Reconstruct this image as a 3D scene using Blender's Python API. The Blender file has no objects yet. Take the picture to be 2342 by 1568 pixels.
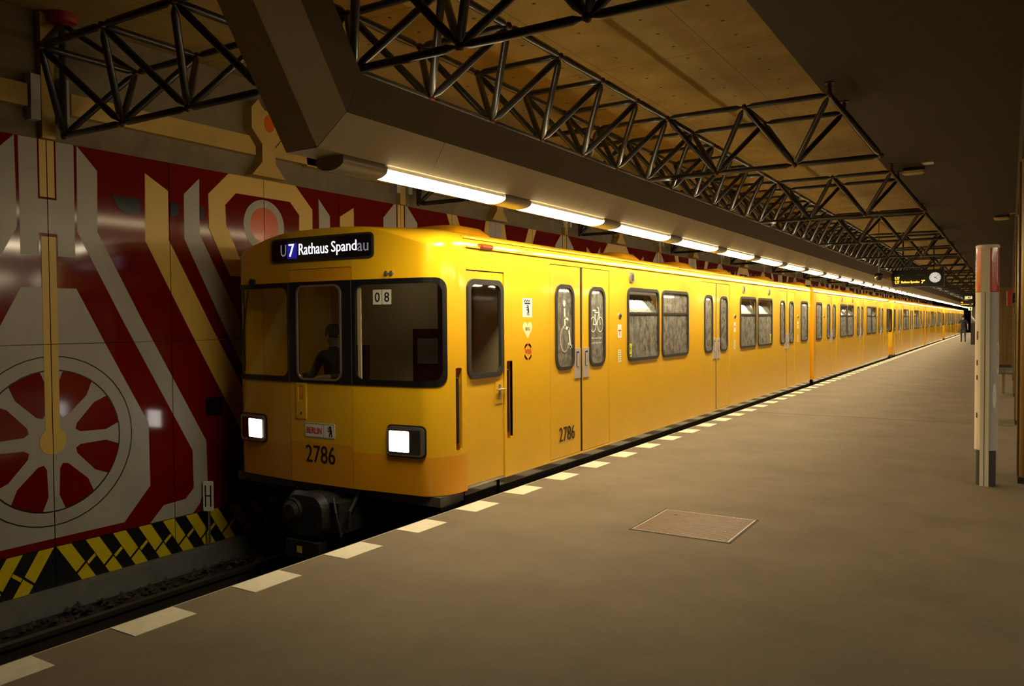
import bpy, bmesh, math, random
from mathutils import Vector, Matrix, geometry
random.seed(7)
SC = bpy.context.scene
COL = SC.collection

# ------------------------------------------------------------------ camera, world, exposure
F_PX, CX, CY, W_PX = 1838.8, 1171.0, 784.0, 2342.0
YAW, PITCH, ROLL = (math.radians(a) for a in (31.74, -1.583, -0.395))
fw = Vector((-math.sin(YAW)*math.cos(PITCH), math.cos(YAW)*math.cos(PITCH), math.sin(PITCH)))
r0 = Vector((math.cos(YAW), math.sin(YAW), 0)); u0 = r0.cross(fw)
rt = r0*math.cos(ROLL)+u0*math.sin(ROLL); up = u0*math.cos(ROLL)-r0*math.sin(ROLL)
cam_d = bpy.data.cameras.new('camera'); cam = bpy.data.objects.new('camera', cam_d); COL.objects.link(cam)
cam_d.sensor_fit = 'HORIZONTAL'; cam_d.sensor_width = 36.0; cam_d.lens = F_PX*36.0/W_PX
cam_d.clip_start = 0.05; cam_d.clip_end = 400
cam.matrix_world = Matrix(((rt.x, up.x, -fw.x, 0), (rt.y, up.y, -fw.y, 0), (rt.z, up.z, -fw.z, 1.6), (0, 0, 0, 1)))
SC.camera = cam
wd = bpy.data.worlds.new('world'); SC.world = wd; wd.use_nodes = True
wd.node_tree.nodes['Background'].inputs[0].default_value = (0.9, 0.7, 0.4, 1)
wd.node_tree.nodes['Background'].inputs[1].default_value = 0.0
SC.view_settings.view_transform = 'Standard'; SC.view_settings.look = 'None'
SC.view_settings.gamma = 1.0; SC.view_settings.exposure = 0.0
try: SC.view_settings.use_curve_mapping = False
except Exception: pass
LAMP_COL = (1.0, 0.84, 0.54)
LAMP_E = 48.0        # fluorescent diffusers under the beam
UP_E = 7.0          # bare tubes lying in the trough on top of the beam

# ------------------------------------------------------------------ materials
MATS = {}
def mat(name, col=(.5, .5, .5), rough=.5, metal=0., coat=0., spec=.5, var=0., vscale=6., bump=0., bscale=60., col2=None, emit=None, es=0.):
    if name in MATS: return MATS[name]
    m = bpy.data.materials.new(name); m.use_nodes = True; MATS[name] = m
    nt = m.node_tree; b = nt.nodes['Principled BSDF']
    b.inputs['Base Color'].default_value = (*col, 1); b.inputs['Roughness'].default_value = rough
    b.inputs['Metallic'].default_value = metal; b.inputs['Coat Weight'].default_value = coat
    b.inputs['Coat Roughness'].default_value = .08; b.inputs['Specular IOR Level'].default_value = spec
    if emit:
        b.inputs['Emission Color'].default_value = (*emit, 1); b.inputs['Emission Strength'].default_value = es
    if var or bump:
        tc = nt.nodes.new('ShaderNodeTexCoord')
    if var:
        n = nt.nodes.new('ShaderNodeTexNoise'); n.inputs['Scale'].default_value = vscale; n.inputs['Detail'].default_value = 6
        n.inputs['Roughness'].default_value = .65
        nt.links.new(tc.outputs['Object'], n.inputs['Vector'])
        r = nt.nodes.new('ShaderNodeMapRange'); r.inputs[1].default_value = .3; r.inputs[2].default_value = .7
        nt.links.new(n.outputs['Fac'], r.inputs[0])
        mx = nt.nodes.new('ShaderNodeMix'); mx.data_type = 'RGBA'
        c2 = col2 or tuple(c*(1-var) for c in col)
        mx.inputs[6].default_value = (*col, 1); mx.inputs[7].default_value = (*c2, 1)
        nt.links.new(r.outputs[0], mx.inputs[0]); nt.links.new(mx.outputs[2], b.inputs['Base Color'])
    if bump:
        n2 = nt.nodes.new('ShaderNodeTexNoise'); n2.inputs['Scale'].default_value = bscale; n2.inputs['Detail'].default_value = 4
        nt.links.new(tc.outputs['Object'], n2.inputs['Vector'])
        bp = nt.nodes.new('ShaderNodeBump'); bp.inputs['Strength'].default_value = bump; bp.inputs['Distance'].default_value = .01
        nt.links.new(n2.outputs['Fac'], bp.inputs['Height']); nt.links.new(bp.outputs[0], b.inputs['Normal'])
    return m

def glass(name, tint=(.8, .8, .8), refl=1.0):
    m = bpy.data.materials.new(name); m.use_nodes = True; MATS[name] = m; nt = m.node_tree
    nt.nodes.remove(nt.nodes['Principled BSDF']); out = nt.nodes['Material Output']
    t = nt.nodes.new('ShaderNodeBsdfTransparent'); t.inputs[0].default_value = (*tint, 1)
    g = nt.nodes.new('ShaderNodeBsdfGlossy'); g.inputs['Roughness'].default_value = .02; g.inputs[0].default_value = (refl, refl, refl, 1)
    lw = nt.nodes.new('ShaderNodeLayerWeight'); lw.inputs[0].default_value = .5
    pw = nt.nodes.new('ShaderNodeMath'); pw.operation = 'POWER'; pw.inputs[1].default_value = 4.; nt.links.new(lw.outputs['Facing'], pw.inputs[0])
    f = nt.nodes.new('ShaderNodeMath'); f.operation = 'MULTIPLY_ADD'; f.inputs[1].default_value = .8; f.inputs[2].default_value = .05; nt.links.new(pw.outputs[0], f.inputs[0])
    mx = nt.nodes.new('ShaderNodeMixShader')
    nt.links.new(f.outputs[0], mx.inputs[0]); nt.links.new(t.outputs[0], mx.inputs[1]); nt.links.new(g.outputs[0], mx.inputs[2])
    nt.links.new(mx.outputs[0], out.inputs[0])
    return m

def film_glass(name):
    """window pane with the printed grey mosaic film of the car windows"""
    m = glass(name, (.55, .55, .5)); nt = m.node_tree; out = nt.nodes['Material Output']
    base = out.inputs[0].links[0].from_node
    tc = nt.nodes.new('ShaderNodeTexCoord'); mp = nt.nodes.new('ShaderNodeMapping'); mp.inputs['Scale'].default_value = (1, 13, 9)
    nt.links.new(tc.outputs['Object'], mp.inputs[0])
    v = nt.nodes.new('ShaderNodeTexNoise'); v.inputs['Scale'].default_value = 1.; v.inputs['Detail'].default_value = 5; v.inputs['Roughness'].default_value = .75
    nt.links.new(mp.outputs[0], v.inputs['Vector'])
    r = nt.nodes.new('ShaderNodeMapRange'); r.inputs[1].default_value = .36; r.inputs[2].default_value = .6; r.inputs[3].default_value = .48; r.inputs[4].default_value = .92
    nt.links.new(v.outputs['Fac'], r.inputs[0])
    d = nt.nodes.new('ShaderNodeBsdfDiffuse')
    cr = nt.nodes.new('ShaderNodeMix'); cr.data_type = 'RGBA'; cr.inputs[6].default_value = (.10, .09, .065, 1); cr.inputs[7].default_value = (.30, .29, .255, 1)
    nt.links.new(r.outputs[0], cr.inputs[0]); nt.links.new(cr.outputs[2], d.inputs[0])
    gl = nt.nodes.new('ShaderNodeBsdfGlossy'); gl.inputs['Roughness'].default_value = .04
    mx0 = nt.nodes.new('ShaderNodeMixShader'); mx0.inputs[0].default_value = .1
    nt.links.new(d.outputs[0], mx0.inputs[1]); nt.links.new(gl.outputs[0], mx0.inputs[2])
    mx = nt.nodes.new('ShaderNodeMixShader'); nt.links.new(r.outputs[0], mx.inputs[0])
    nt.links.new(base.outputs[0], mx.inputs[1]); nt.links.new(mx0.outputs[0], mx.inputs[2]); nt.links.new(mx.outputs[0], out.inputs[0])
    return m

def concrete_ceiling():
    m = mat('ceiling_concrete', (.40, .285, .085), .85, var=.35, vscale=1.6, bump=.3, bscale=40)
    nt = m.node_tree; b = nt.nodes['Principled BSDF']; src = b.inputs['Base Color'].links[0].from_socket
    tc = nt.nodes.new('ShaderNodeTexCoord'); sep = nt.nodes.new('ShaderNodeSeparateXYZ'); nt.links.new(tc.outputs['Object'], sep.inputs[0])
    def mth(op, a, bb=None):
        n = nt.nodes.new('ShaderNodeMath'); n.operation = op
        for i, q in enumerate((a, bb)):
            if q is None: continue
            if isinstance(q, (int, float)): n.inputs[i].default_value = q
            else: nt.links.new(q, n.inputs[i])
        return n.outputs[0]
    def cell(s, per, off):
        return mth('MULTIPLY', mth('SUBTRACT', mth('FRACT', mth('ADD', mth('DIVIDE', s, per), off)), .5), per)
    cx_ = cell(sep.outputs[0], .62, .1); cy_ = cell(sep.outputs[1], .42, .2)
    d2 = mth('ADD', mth('MULTIPLY', cx_, cx_), mth('MULTIPLY', cy_, cy_))
    hole = mth('LESS_THAN', d2, .016**2*1.3)
    l1 = mth('LESS_THAN', mth('ABSOLUTE', cell(sep.outputs[0], 1.24, .55)), .006)
    l2 = mth('LESS_THAN', mth('ABSOLUTE', cell(sep.outputs[1], 2.5, .3)), .006)
    tot = mth('MAXIMUM', hole, mth('MULTIPLY', mth('MAXIMUM', l1, l2), .55))
    mx = nt.nodes.new('ShaderNodeMix'); mx.data_type = 'RGBA'; mx.inputs[7].default_value = (.07, .045, .02, 1)
    nt.links.new(tot, mx.inputs[0]); nt.links.new(src, mx.inputs[6]); nt.links.new(mx.outputs[2], b.inputs['Base Color'])
    return m

YEL = mat('train_yellow', (.84, .48, .010), .28, coat=.5, var=.10, vscale=2.2, col2=(.82, .45, .008))
ORA = mat('train_orange', (.82, .36, .007), .3, coat=.45, var=.08, vscale=2)
YDOOR = mat('door_yellow', (.84, .465, .012), .3, coat=.4, var=.08, vscale=2.5)
BLK = mat('black_rubber', (.012, .011, .010), .45)
GASK = mat('window_rubber', (.030, .027, .022), .35)
BLKG = mat('black_gloss', (.006, .006, .007), .12, coat=.5)
FRAMEBLK = mat('front_black', (.008, .008, .008), .25)
STEEL = mat('brushed_steel', (.55, .52, .48), .35, metal=.9)
CHROME = mat('dark_chrome', (.42, .38, .33), .28, metal=.8)
GREYP = mat('grey_plastic', (.42, .36, .33), .45)
UNDER = mat('underframe_black', (.012, .011, .010), .7, var=.4, vscale=8)
CPL = mat('coupler_iron', (.055, .052, .048), .5, metal=.5, var=.5, vscale=14, bump=.4, bscale=40)
INT = mat('car_interior', (.55, .48, .30), .6)
SEAT = mat('seat_fabric', (.10, .05, .05), .9, var=.5, vscale=30)
CABW = mat('cab_wall', (.72, .62, .38), .65, var=.1, vscale=4)
CABR = mat('cab_red_brown', (.10, .022, .012), .55)
LINO = mat('car_floor', (.08, .07, .06), .6)
WHITE = mat('white_print', (.82, .80, .74), .5)
BLACKP = mat('black_print', (.012, .012, .012), .5)
REDP = mat('red_print', (.62, .035, .012), .5)
CREAM = mat('cream_print', (.86, .77, .40), .5)
YPRINT = mat('yellow_print', (.80, .70, .03), .5)
GLASS_CAB = glass('cab_glass', (.86, .86, .82))
GLASS_CLR = glass('clear_glass', (.88, .88, .84))
FILM = film_glass('film_glass')
HEADL = mat('headlight_glow', (.9, .9, .9), .3, emit=(1, .95, .86), es=8)
HEADD = mat('headlight_dark', (.03, .025, .022), .1, coat=1)
DISPT = mat('display_white', (.02, .02, .02), .5, emit=(1, .97, 1), es=1.5)
DISPD = mat('display_dim', (.02, .02, .02), .5, emit=(.75, .7, .85), es=.25)
DISPB = mat('display_blue', (.01, .01, .05), .5, emit=(.02, .02, .45), es=.55)
AMBER = mat('led_amber', (.02, .01, 0), .5, emit=(1, .42, .03), es=3.2)
LAMPG = mat('lamp_diffuser', (.9, .9, .9), .4, emit=LAMP_COL, es=LAMP_E)
UPG = mat('tube_glow', (.9, .9, .9), .4, emit=LAMP_COL, es=UP_E*3)
INTL = mat('car_lamp', (.9, .9, .9), .4, emit=(1, .9, .7), es=2.2)
CABFILL = mat('cab_fill_glow', (.9, .9, .9), .4, emit=(1, .86, .6), es=1.6)  # fill glow added to brighten the driver's cab
LAMPH = mat('lamp_housing', (.42, .37, .27), .38, metal=.35)
BEAM = mat('beam_sheet_metal', (.58, .48, .29), .42, var=.06, vscale=3)
PLAT = mat('platform_asphalt', (.205, .156, .097), .8, spec=.25, var=.28, vscale=1.3, bump=.25, bscale=150)
TILE = mat('edge_tile', (.80, .72, .52), .55, var=.2, vscale=9)
TRUSS = mat('truss_black_tube', (.020, .017, .014), .34, coat=.3)
NODE = mat('truss_red_node', (.075, .013, .008), .45)
CEIL = concrete_ceiling()
CONC = mat('wall_concrete', (.22, .175, .10), .85, var=.35, vscale=2.5, bump=.3, bscale=50)
KERB = mat('kerb_concrete', (.16, .155, .14), .8, var=.3, vscale=5, bump=.2)
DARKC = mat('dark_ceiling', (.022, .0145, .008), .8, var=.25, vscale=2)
RED = mat('enamel_red', (.155, .004, .002), .10, coat=.0, var=.12, vscale=1.5)
GREY = mat('enamel_grey', (.38, .35, .29), .42, coat=.0, var=.16, vscale=2.2)
MYEL = mat('enamel_yellow', (.64, .42, .075), .45, coat=.0, var=.08, vscale=2)
MORA = mat('enamel_orange', (.60, .105, .012), .22, coat=.3)
MBLK = mat('enamel_black', (.010, .009, .008), .3)
HYEL = mat('hazard_yellow', (.66, .50, .008), .4, var=.15, vscale=10)
RYEL = mat('relief_yellow', (.50, .33, .075), .6, var=.15, vscale=3)
RWHT = mat('relief_white', (.46, .45, .40), .6, var=.15, vscale=5)
BALL = mat('ballast_stone', (.055, .048, .040), .9, var=.6, vscale=9)
SOIL = mat('track_bed', (.020, .017, .014), .95, var=.4, vscale=5)
RAIL = mat('rail_steel', (.10, .085, .07), .4, metal=.8)
COLM = mat('column_bronze', (.20, .13, .042), .38, metal=.35, var=.12, vscale=2)
HATCH = mat('hatch_metal', (.33, .205, .12), .45, metal=.2, var=.2, vscale=10)

# ------------------------------------------------------------------ object helpers
def link(name, me, parent=None):
    o = bpy.data.objects.new(name, me); COL.objects.link(o)
    if parent is not None: o.parent = parent
    return o
def tag(o, label=None, cat=None, group=None, kind=None):
    if label: o['label'] = label
    if cat: o['category'] = cat
    if group: o['group'] = group
    if kind: o['kind'] = kind
    return o
def thing(name, label, cat, loc=(0, 0, 0), group=None, rz=0.):
    o = bpy.data.objects.new(name, None); COL.objects.link(o); o.location = loc; o.rotation_euler = (0, 0, rz)
    o.empty_display_size = .1
    return tag(o, label, cat, group)
def copy_tree(o, parent=None):
    c = o.copy(); COL.objects.link(c)
    if parent is not None: c.parent = parent
    for ch in o.children: copy_tree(ch, c)
    return c

class MB:
    def __init__(s): s.v = []; s.f = []; s.m = []; s.cur = 0
    def add(s, vs, fs):
        n = len(s.v); s.v += [tuple(v) for v in vs]; s.f += [tuple(i+n for i in f) for f in fs]; s.m += [s.cur]*len(fs); return s
    def box(s, x0, x1, y0, y1, z0, z1):
        return s.add([(x, y, z) for x in (x0, x1) for y in (y0, y1) for z in (z0, z1)],
            [(0, 1, 3, 2), (4, 6, 7, 5), (0, 4, 5, 1), (2, 3, 7, 6), (0, 2, 6, 4), (1, 5, 7, 3)])
    def loft(s, rings, cap=True, close=True):
        n = len(rings[0]); vs = [p for r in rings for p in r]; fs = []
        for k in range(len(rings)-1):
            for i in range(n if close else n-1):
                j = (i+1) % n; fs.append((k*n+i, k*n+j, (k+1)*n+j, (k+1)*n+i))
        if cap: fs += [tuple(range(n-1, -1, -1)), tuple(range((len(rings)-1)*n, len(rings)*n))]
        return s.add(vs, fs)
    def tube(s, p0, p1, r0_, r1_=None, n=10, cap=True):
        p0 = Vector(p0); p1 = Vector(p1); r1_ = r0_ if r1_ is None else r1_
        d = (p1-p0).normalized(); a = d.orthogonal().normalized(); b = d.cross(a)
        ring = lambda p, r: [p+(a*math.cos(t)+b*math.sin(t))*r for t in (2*math.pi*i/n for i in range(n))]
        return s.loft([ring(p0, r0_), ring(p1, r1_)], cap)
    def path(s, pts, r, n=8):
        for a, b in zip(pts[:-1], pts[1:]): s.tube(a, b, r, n=n)
        return s
    def lathe(s, prof, c=(0, 0, 0), n=20, axis='z'):
        rings = []
        for r, h in prof:
            rg = []
            for i in range(n):
                t = 2*math.pi*i/n; x, y = r*math.cos(t), r*math.sin(t)
                p = {'z': (x, y, h), 'y': (x, h, y), 'x': (h, x, y)}[axis]
                rg.append((c[0]+p[0], c[1]+p[1], c[2]+p[2]))
            rings.append(rg)
        return s.loft(rings)
    def mesh(s, name, mats, smooth=False, angle=None):
        me = bpy.data.meshes.new(name); me.from_pydata(s.v, [], s.f)
        for m in (mats if isinstance(mats, (list, tuple)) else [mats]): me.materials.append(m)
        for p, mi in zip(me.polygons, s.m): p.material_index = mi
        fix(me, smooth)
        return me
    def build(s, name, mats, parent=None, smooth=False):
        return link(name, s.mesh(name, mats, smooth), parent)

def fix(me, smooth=False):
    bm = bmesh.new(); bm.from_mesh(me); bmesh.ops.recalc_face_normals(bm, faces=bm.faces)
    if smooth:
        for f in bm.faces: f.smooth = True
        for e in bm.edges:
            if len(e.link_faces) == 2 and e.calc_face_angle(0) > math.radians(smooth if smooth is not True else 40): e.smooth = False
    bm.to_mesh(me); bm.free()

def rr(u0_, v0, u1, v1, r, n=5):
    out = []
    for cx_, cy_, a0 in ((u1-r, v0+r, -90), (u1-r, v1-r, 0), (u0_+r, v1-r, 90), (u0_+r, v0+r, 180)):
        for i in range(n+1):
            t = math.radians(a0+90*i/n); out.append((cx_+r*math.cos(t), cy_+r*math.sin(t)))
    return out
def circ(cx_, cy_, rx, ry=None, n=32, a0=0, a1=360):
    ry = rx if ry is None else ry; full = abs(a1-a0) >= 360
    return [(cx_+rx*math.cos(math.radians(a0+(a1-a0)*i/(n if full else n-1))), cy_+ry*math.sin(math.radians(a0+(a1-a0)*i/(n if full else n-1)))) for i in range(n)]

def plate_mesh(name, outer, holes, t, mapf, mats, cuts_u=(), cuts_v=(), smooth=False, matf=None, d0=0.):
    """flat plate with holes, thickness t, mapped by mapf(u, v, depth)"""
    loops = [[Vector((p[0], p[1], 0)) for p in outer]]+[[Vector((p[0], p[1], 0)) for p in h] for h in holes]
    pts2, eds = [], []
    for l in loops:
        n0 = len(pts2); pts2 += [p.to_2d() for p in l]; eds += [(n0+i, n0+(i+1) % len(l)) for i in range(len(l))]
    cv, _, tris, _, _, _ = geometry.delaunay_2d_cdt(pts2, eds, [], 0, 1e-6)
    def ins(x, y, l):
        c = False
        for i in range(len(l)):
            a, b = l[i-1], l[i]
            if (a.y > y) != (b.y > y) and x < (b.x-a.x)*(y-a.y)/(b.y-a.y)+a.x: c = not c
        return c
    keep = []
    for tr in tris:
        x = sum(cv[i][0] for i in tr)/3; y = sum(cv[i][1] for i in tr)/3
        if ins(x, y, loops[0]) and not any(ins(x, y, h) for h in loops[1:]): keep.append(tr)
    tris = keep
    flat = [Vector((p[0], p[1], 0)) for p in cv]
    bm = bmesh.new(); vs = [bm.verts.new(p) for p in flat]
    for tr in tris:
        try: bm.faces.new([vs[i] for i in tr])
        except ValueError: pass
    for c in cuts_u: bmesh.ops.bisect_plane(bm, geom=bm.verts[:]+bm.edges[:]+bm.faces[:], plane_co=(c, 0, 0), plane_no=(1, 0, 0), dist=1e-6)
    for c in cuts_v: bmesh.ops.bisect_plane(bm, geom=bm.verts[:]+bm.edges[:]+bm.faces[:], plane_co=(0, c, 0), plane_no=(0, 1, 0), dist=1e-6)
    bm.verts.index_update(); n = len(bm.verts)
    V = [mapf(v.co.x, v.co.y, d0+t) for v in bm.verts]+([mapf(v.co.x, v.co.y, d0) for v in bm.verts] if t else [])
    Fs = []; ms = []
    for f in bm.faces:
        idx = [v.index for v in f.verts]; c = f.calc_center_median(); mi = matf(c.x, c.y) if matf else 0
        Fs.append(idx); ms.append(mi)
        if t: Fs.append([i+n for i in reversed(idx)]); ms.append(mi)
    if t:
        for e in bm.edges:
            if len(e.link_faces) == 1:
                a, b = e.verts[0].index, e.verts[1].index; c = (e.verts[0].co+e.verts[1].co)/2
                Fs.append([a, b, b+n, a+n]); ms.append(matf(c.x, c.y) if matf else 0)
    bm.free()
    me = bpy.data.meshes.new(name); me.from_pydata([tuple(v) for v in V], [], Fs)
    for m in (mats if isinstance(mats, (list, tuple)) else [mats]): me.materials.append(m)
    for p, mi in zip(me.polygons, ms): p.material_index = mi
    if t: fix(me, smooth)
    return me
def plate(name, outer, holes, t, mapf, mats, parent=None, **k):
    return link(name, plate_mesh(name, outer, holes, t, mapf, mats, **k), parent)

def text2d(body):
    cu = bpy.data.curves.new('t', 'FONT'); cu.body = body; cu.size = 1.0; cu.resolution_u = 3
    o = bpy.data.objects.new('t', cu); COL.objects.link(o)
    dg = bpy.context.evaluated_depsgraph_get(); me = bpy.data.meshes.new_from_object(o.evaluated_get(dg))
    vs = [(v.co.x, v.co.y) for v in me.vertices]; fs = [tuple(p.vertices) for p in me.polygons]
    bpy.data.objects.remove(o); bpy.data.curves.remove(cu); bpy.data.meshes.remove(me)
    return vs, fs
def text(name, body, box, mapf, m, parent, d=.002, bold=0., slant=0.):
    """flat lettering stretched into box (u0, v0, u1, v1)"""
    vs, fs = text2d(body)
    a0, a1 = min(v[0] for v in vs), max(v[0] for v in vs); b0, b1 = min(v[1] for v in vs), max(v[1] for v in vs)
    u0_, v0, u1, v1 = box; V = []
    for x, y in vs:
        V.append(mapf(u0_+(x-a0)/(a1-a0)*(u1-u0_), v0+(y-b0)/(b1-b0)*(v1-v0), d))
    mb = MB(); mb.add(V, fs)
    if bold:
        mb.add([mapf(u0_+(x-a0)/(a1-a0)*(u1-u0_)+bold, v0+(y-b0)/(b1-b0)*(v1-v0), d+.0002) for x, y in vs], fs)
    me = bpy.data.meshes.new(name); me.from_pydata([tuple(v) for v in mb.v], [], mb.f); me.materials.append(m)
    return link(name, me, parent)
def ribbon(mb, pts, w, mapf, d):
    """flat stroke along 2D points"""
    for a, b in zip(pts[:-1], pts[1:]):
        dx, dy = b[0]-a[0], b[1]-a[1]; l = math.hypot(dx, dy) or 1; nx, ny = -dy/l*w/2, dx/l*w/2; ex, ey = dx/l*w*.3, dy/l*w*.3
        mb.add([mapf(a[0]+nx-ex, a[1]+ny-ey, d), mapf(a[0]-nx-ex, a[1]-ny-ey, d), mapf(b[0]-nx+ex, b[1]-ny+ey, d), mapf(b[0]+nx+ex, b[1]+ny+ey, d)], [(0, 1, 2, 3)])
def flat(mb, poly, mapf, d):
    tr = geometry.tessellate_polygon([[Vector((p[0], p[1], 0)) for p in poly]])
    mb.add([mapf(p[0], p[1], d) for p in poly], tr)

# ------------------------------------------------------------------ setting: platform, track, ceiling
XE = -4.0        # platform edge
m = MB(); m.box(XE, 4.84, -4, 100, -1.3, 0); floor = tag(m.build('floor', PLAT), kind='structure')
m = MB(); m.box(XE-.012, XE, -4, 100, -.16, .001); m.build('edge_strip', mat('edge_stone', (.36, .30, .21), .6), floor)
m = MB(); m.box(XE, .3, 13.95, 13.962, -.02, .0015); m.build('expansion_joint', mat('joint_dark', (.05, .04, .028), .9), floor)
tile_me = None
for i in range(-6, 122):
    y = 2.44+.772*i
    if tile_me is None: m = MB(); m.box(0, .212, 0, .368, -.01, .003); tile_me = m.mesh('edge_tile', TILE)
    t = link('edge_tile', tile_me, floor); t.location = (XE, y, 0)
m = MB(); m.box(-9.0, XE, -4, 110, -1.4, -.92); m.box(4.84, 8.2, -4, 110, -1.4, -.92); tb = tag(m.build('floor_track', SOIL), kind='structure')
m = MB()
for i in range(5200):
    x = random.uniform(-6.93, -4.06); y = random.uniform(-.5, 9.5); r = random.uniform(.018, .045)
    if abs(abs(x-(-5.425))-.75) < .11 or (abs(x+5.425) < 1.3 and abs((y-.2+.325) % .65-.325) < .15): continue
    c = Vector((x, y, -.915+random.uniform(0, .05)))
    q = [c+Vector((random.uniform(.6, 1.2)*r*a, random.uniform(.6, 1.2)*r*b, random.uniform(.6, 1.1)*r*cc)) for a, b, cc in ((1, 0, 0), (-1, 0, 0), (0, 1, 0), (0, -1, 0), (0, 0, 1), (0, 0, -1))]
    m.add(q, [(0, 2, 4), (2, 1, 4), (1, 3, 4), (3, 0, 4), (2, 0, 5), (1, 2, 5), (3, 1, 5), (0, 3, 5)])
tag(m.build('ballast', BALL), 'dark crushed stone ballast between the rails below the platform', 'gravel', kind='stuff')
XT = -5.425
for k, (dx, lab) in enumerate(((-.75, 'rusty steel rail running beside the concrete kerb'), (.75, 'rusty steel rail running along the platform side'))):
    x = XT+dx; m = MB()
    for w, z0, z1 in ((.065, -.90, -.885), (.008, -.885, -.755), (.034, -.755, -.72)): m.box(x-w, x+w, -4, 108, z0, z1)
    tag(m.build('rail', RAIL), lab, 'rail')
sl = None
for i in range(14):
    if sl is None: m = MB(); m.box(-1.25, 1.25, -.12, .12, -1.0, -.901); sl = m.mesh('sleeper', mat('sleeper_wood', (.03, .024, .018), .9, var=.4))
    o = link('sleeper', sl); o.location = (XT, .2+.65*i, .0)
    tag(o, 'dark wooden sleeper lying under the rails in the ballast', 'sleeper', 'sleepers under the rails')
m = MB(); m.box(-9.0, 8.4, -4, 100, 4.30, 4.55); tag(m.build('ceiling', CEIL), kind='structure')
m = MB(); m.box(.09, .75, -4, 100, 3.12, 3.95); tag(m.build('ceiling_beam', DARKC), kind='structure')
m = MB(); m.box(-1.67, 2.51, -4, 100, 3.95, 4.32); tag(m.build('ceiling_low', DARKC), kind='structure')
m = MB(); m.box(7.99, 8.4, -4, 100, -1.4, 4.3); tag(m.build('wall_right', RED), kind='structure')
m = MB(); m.box(-9, 8.4, -4.3, -4, -1.4, 4.55); tag(m.build('wall_behind', CONC), kind='structure')
m = MB(); m.box(-1.2, 8.4, 100, 100.3, -1.4, 4.55); m.box(-9, -1.2, 110, 110.3, -1.4, 4.55); tag(m.build('wall_end', mat('end_wall', (.02, .018, .015), .9)), kind='structure')

# ------------------------------------------------------------------ left wall with enamel panels and painted motifs
XW = -7.6
KW = .941
m = MB(); m.box(XW-.6, XW-.03, -4.2, 106, -1.6, 4.465); wall = tag(m.build('wall_left', CONC), kind='structure')
wall.scale = (1, KW, KW); wall.location = (.448, 0, 1.6*(1-KW))     # drawn in 1.275 m panels, true panel width 1.2 m
m = MB(); m.box(XW-.03, XW+.13, -4, 9.5, -1.12, -.872)
kerb = m.build('kerb', KERB, wall)
PW = 1.275; Y00 = 4.11
def seam(k): return Y00+PW*k
ROWS = {'top': (1.41, 3.305), 'mid': (-.49, 1.41), 'haz': (-.872, -.49)}
panels = {}
pm = {}
def wmap(y, z, d): return (XW+d, y, z)
for row, (z0, z1) in ROWS.items():
    for k in range(-5, 74 if row == 'top' else 5):
        a, b = .004, PW-.004
        if row not in pm:
            m = MB(); m.box(-.03, 0, a, b, z0+.003, z1-.003); pm[row] = m.mesh(row, MBLK if row == 'haz' else RED)
        o = link('hazard_panel' if row == 'haz' else 'enamel_panel', pm[row], wall); o.location = (XW, seam(k), 0); panels[(row, k)] = o
def clip(poly, lo, hi):
    for ax, val, sgn in ((0, lo[0], 1), (0, hi[0], -1), (1, lo[1], 1), (1, hi[1], -1)):
        out = []
        for i in range(len(poly)):
            p, q = poly[i-1], poly[i]; dp, dq = (p[ax]-val)*sgn, (q[ax]-val)*sgn
            if (dp >= 0) != (dq >= 0):
                t = dp/(dp-dq); out.append((p[0]+(q[0]-p[0])*t, p[1]+(q[1]-p[1])*t))
            if dq >= 0: out.append(q)
        poly = out
        if len(poly) < 3: return []
    return poly
def motif(name, poly, mt, layer=1, rows=('top', 'mid')):
    y0 = min(p[0] for p in poly); y1 = max(p[0] for p in poly)
    for row in rows:
        z0, z1 = ROWS[row]
        for k in range(int(math.floor((y0-Y00)/PW)), int(math.floor((y1-Y00)/PW))+1):
            if (row, k) not in panels: continue
            c = clip(poly, (seam(k)+.004, z0+.003), (seam(k)+PW-.004, z1-.003))
            c2 = []
            for p in c:
                if not c2 or math.hypot(p[0]-c2[-1][0], p[1]-c2[-1][1]) > 1e-5: c2.append(p)
            if len(c2) > 2 and math.hypot(c2[0][0]-c2[-1][0], c2[0][1]-c2[-1][1]) < 1e-5: c2.pop()
            if len(c2) < 3: continue
            ar = abs(sum(c2[i-1][0]*c2[i][1]-c2[i][0]*c2[i-1][1] for i in range(len(c2))))/2
            if ar < 2e-4: continue
            s = seam(k)
            plate(name, [(p[0]-s, p[1]) for p in c2], [], .0015*layer, lambda y, z, d: (d, y, z), mt, panels[(row, k)])
def both(name, poly, mt, c, layer=1, **k):
    motif(name, [(c+p[0], p[1]) for p in poly], mt, layer, **k); motif(name, [(c-p[0], p[1]) for p in reversed(poly)], mt, layer, **k)
def sym(name, half, mt, c, layer=1, **k):      # half outline on the + side, top to bottom
    motif(name, [(c+p[0], p[1]) for p in half]+[(c-p[0], p[1]) for p in reversed(half)], mt, layer, **k)
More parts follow.
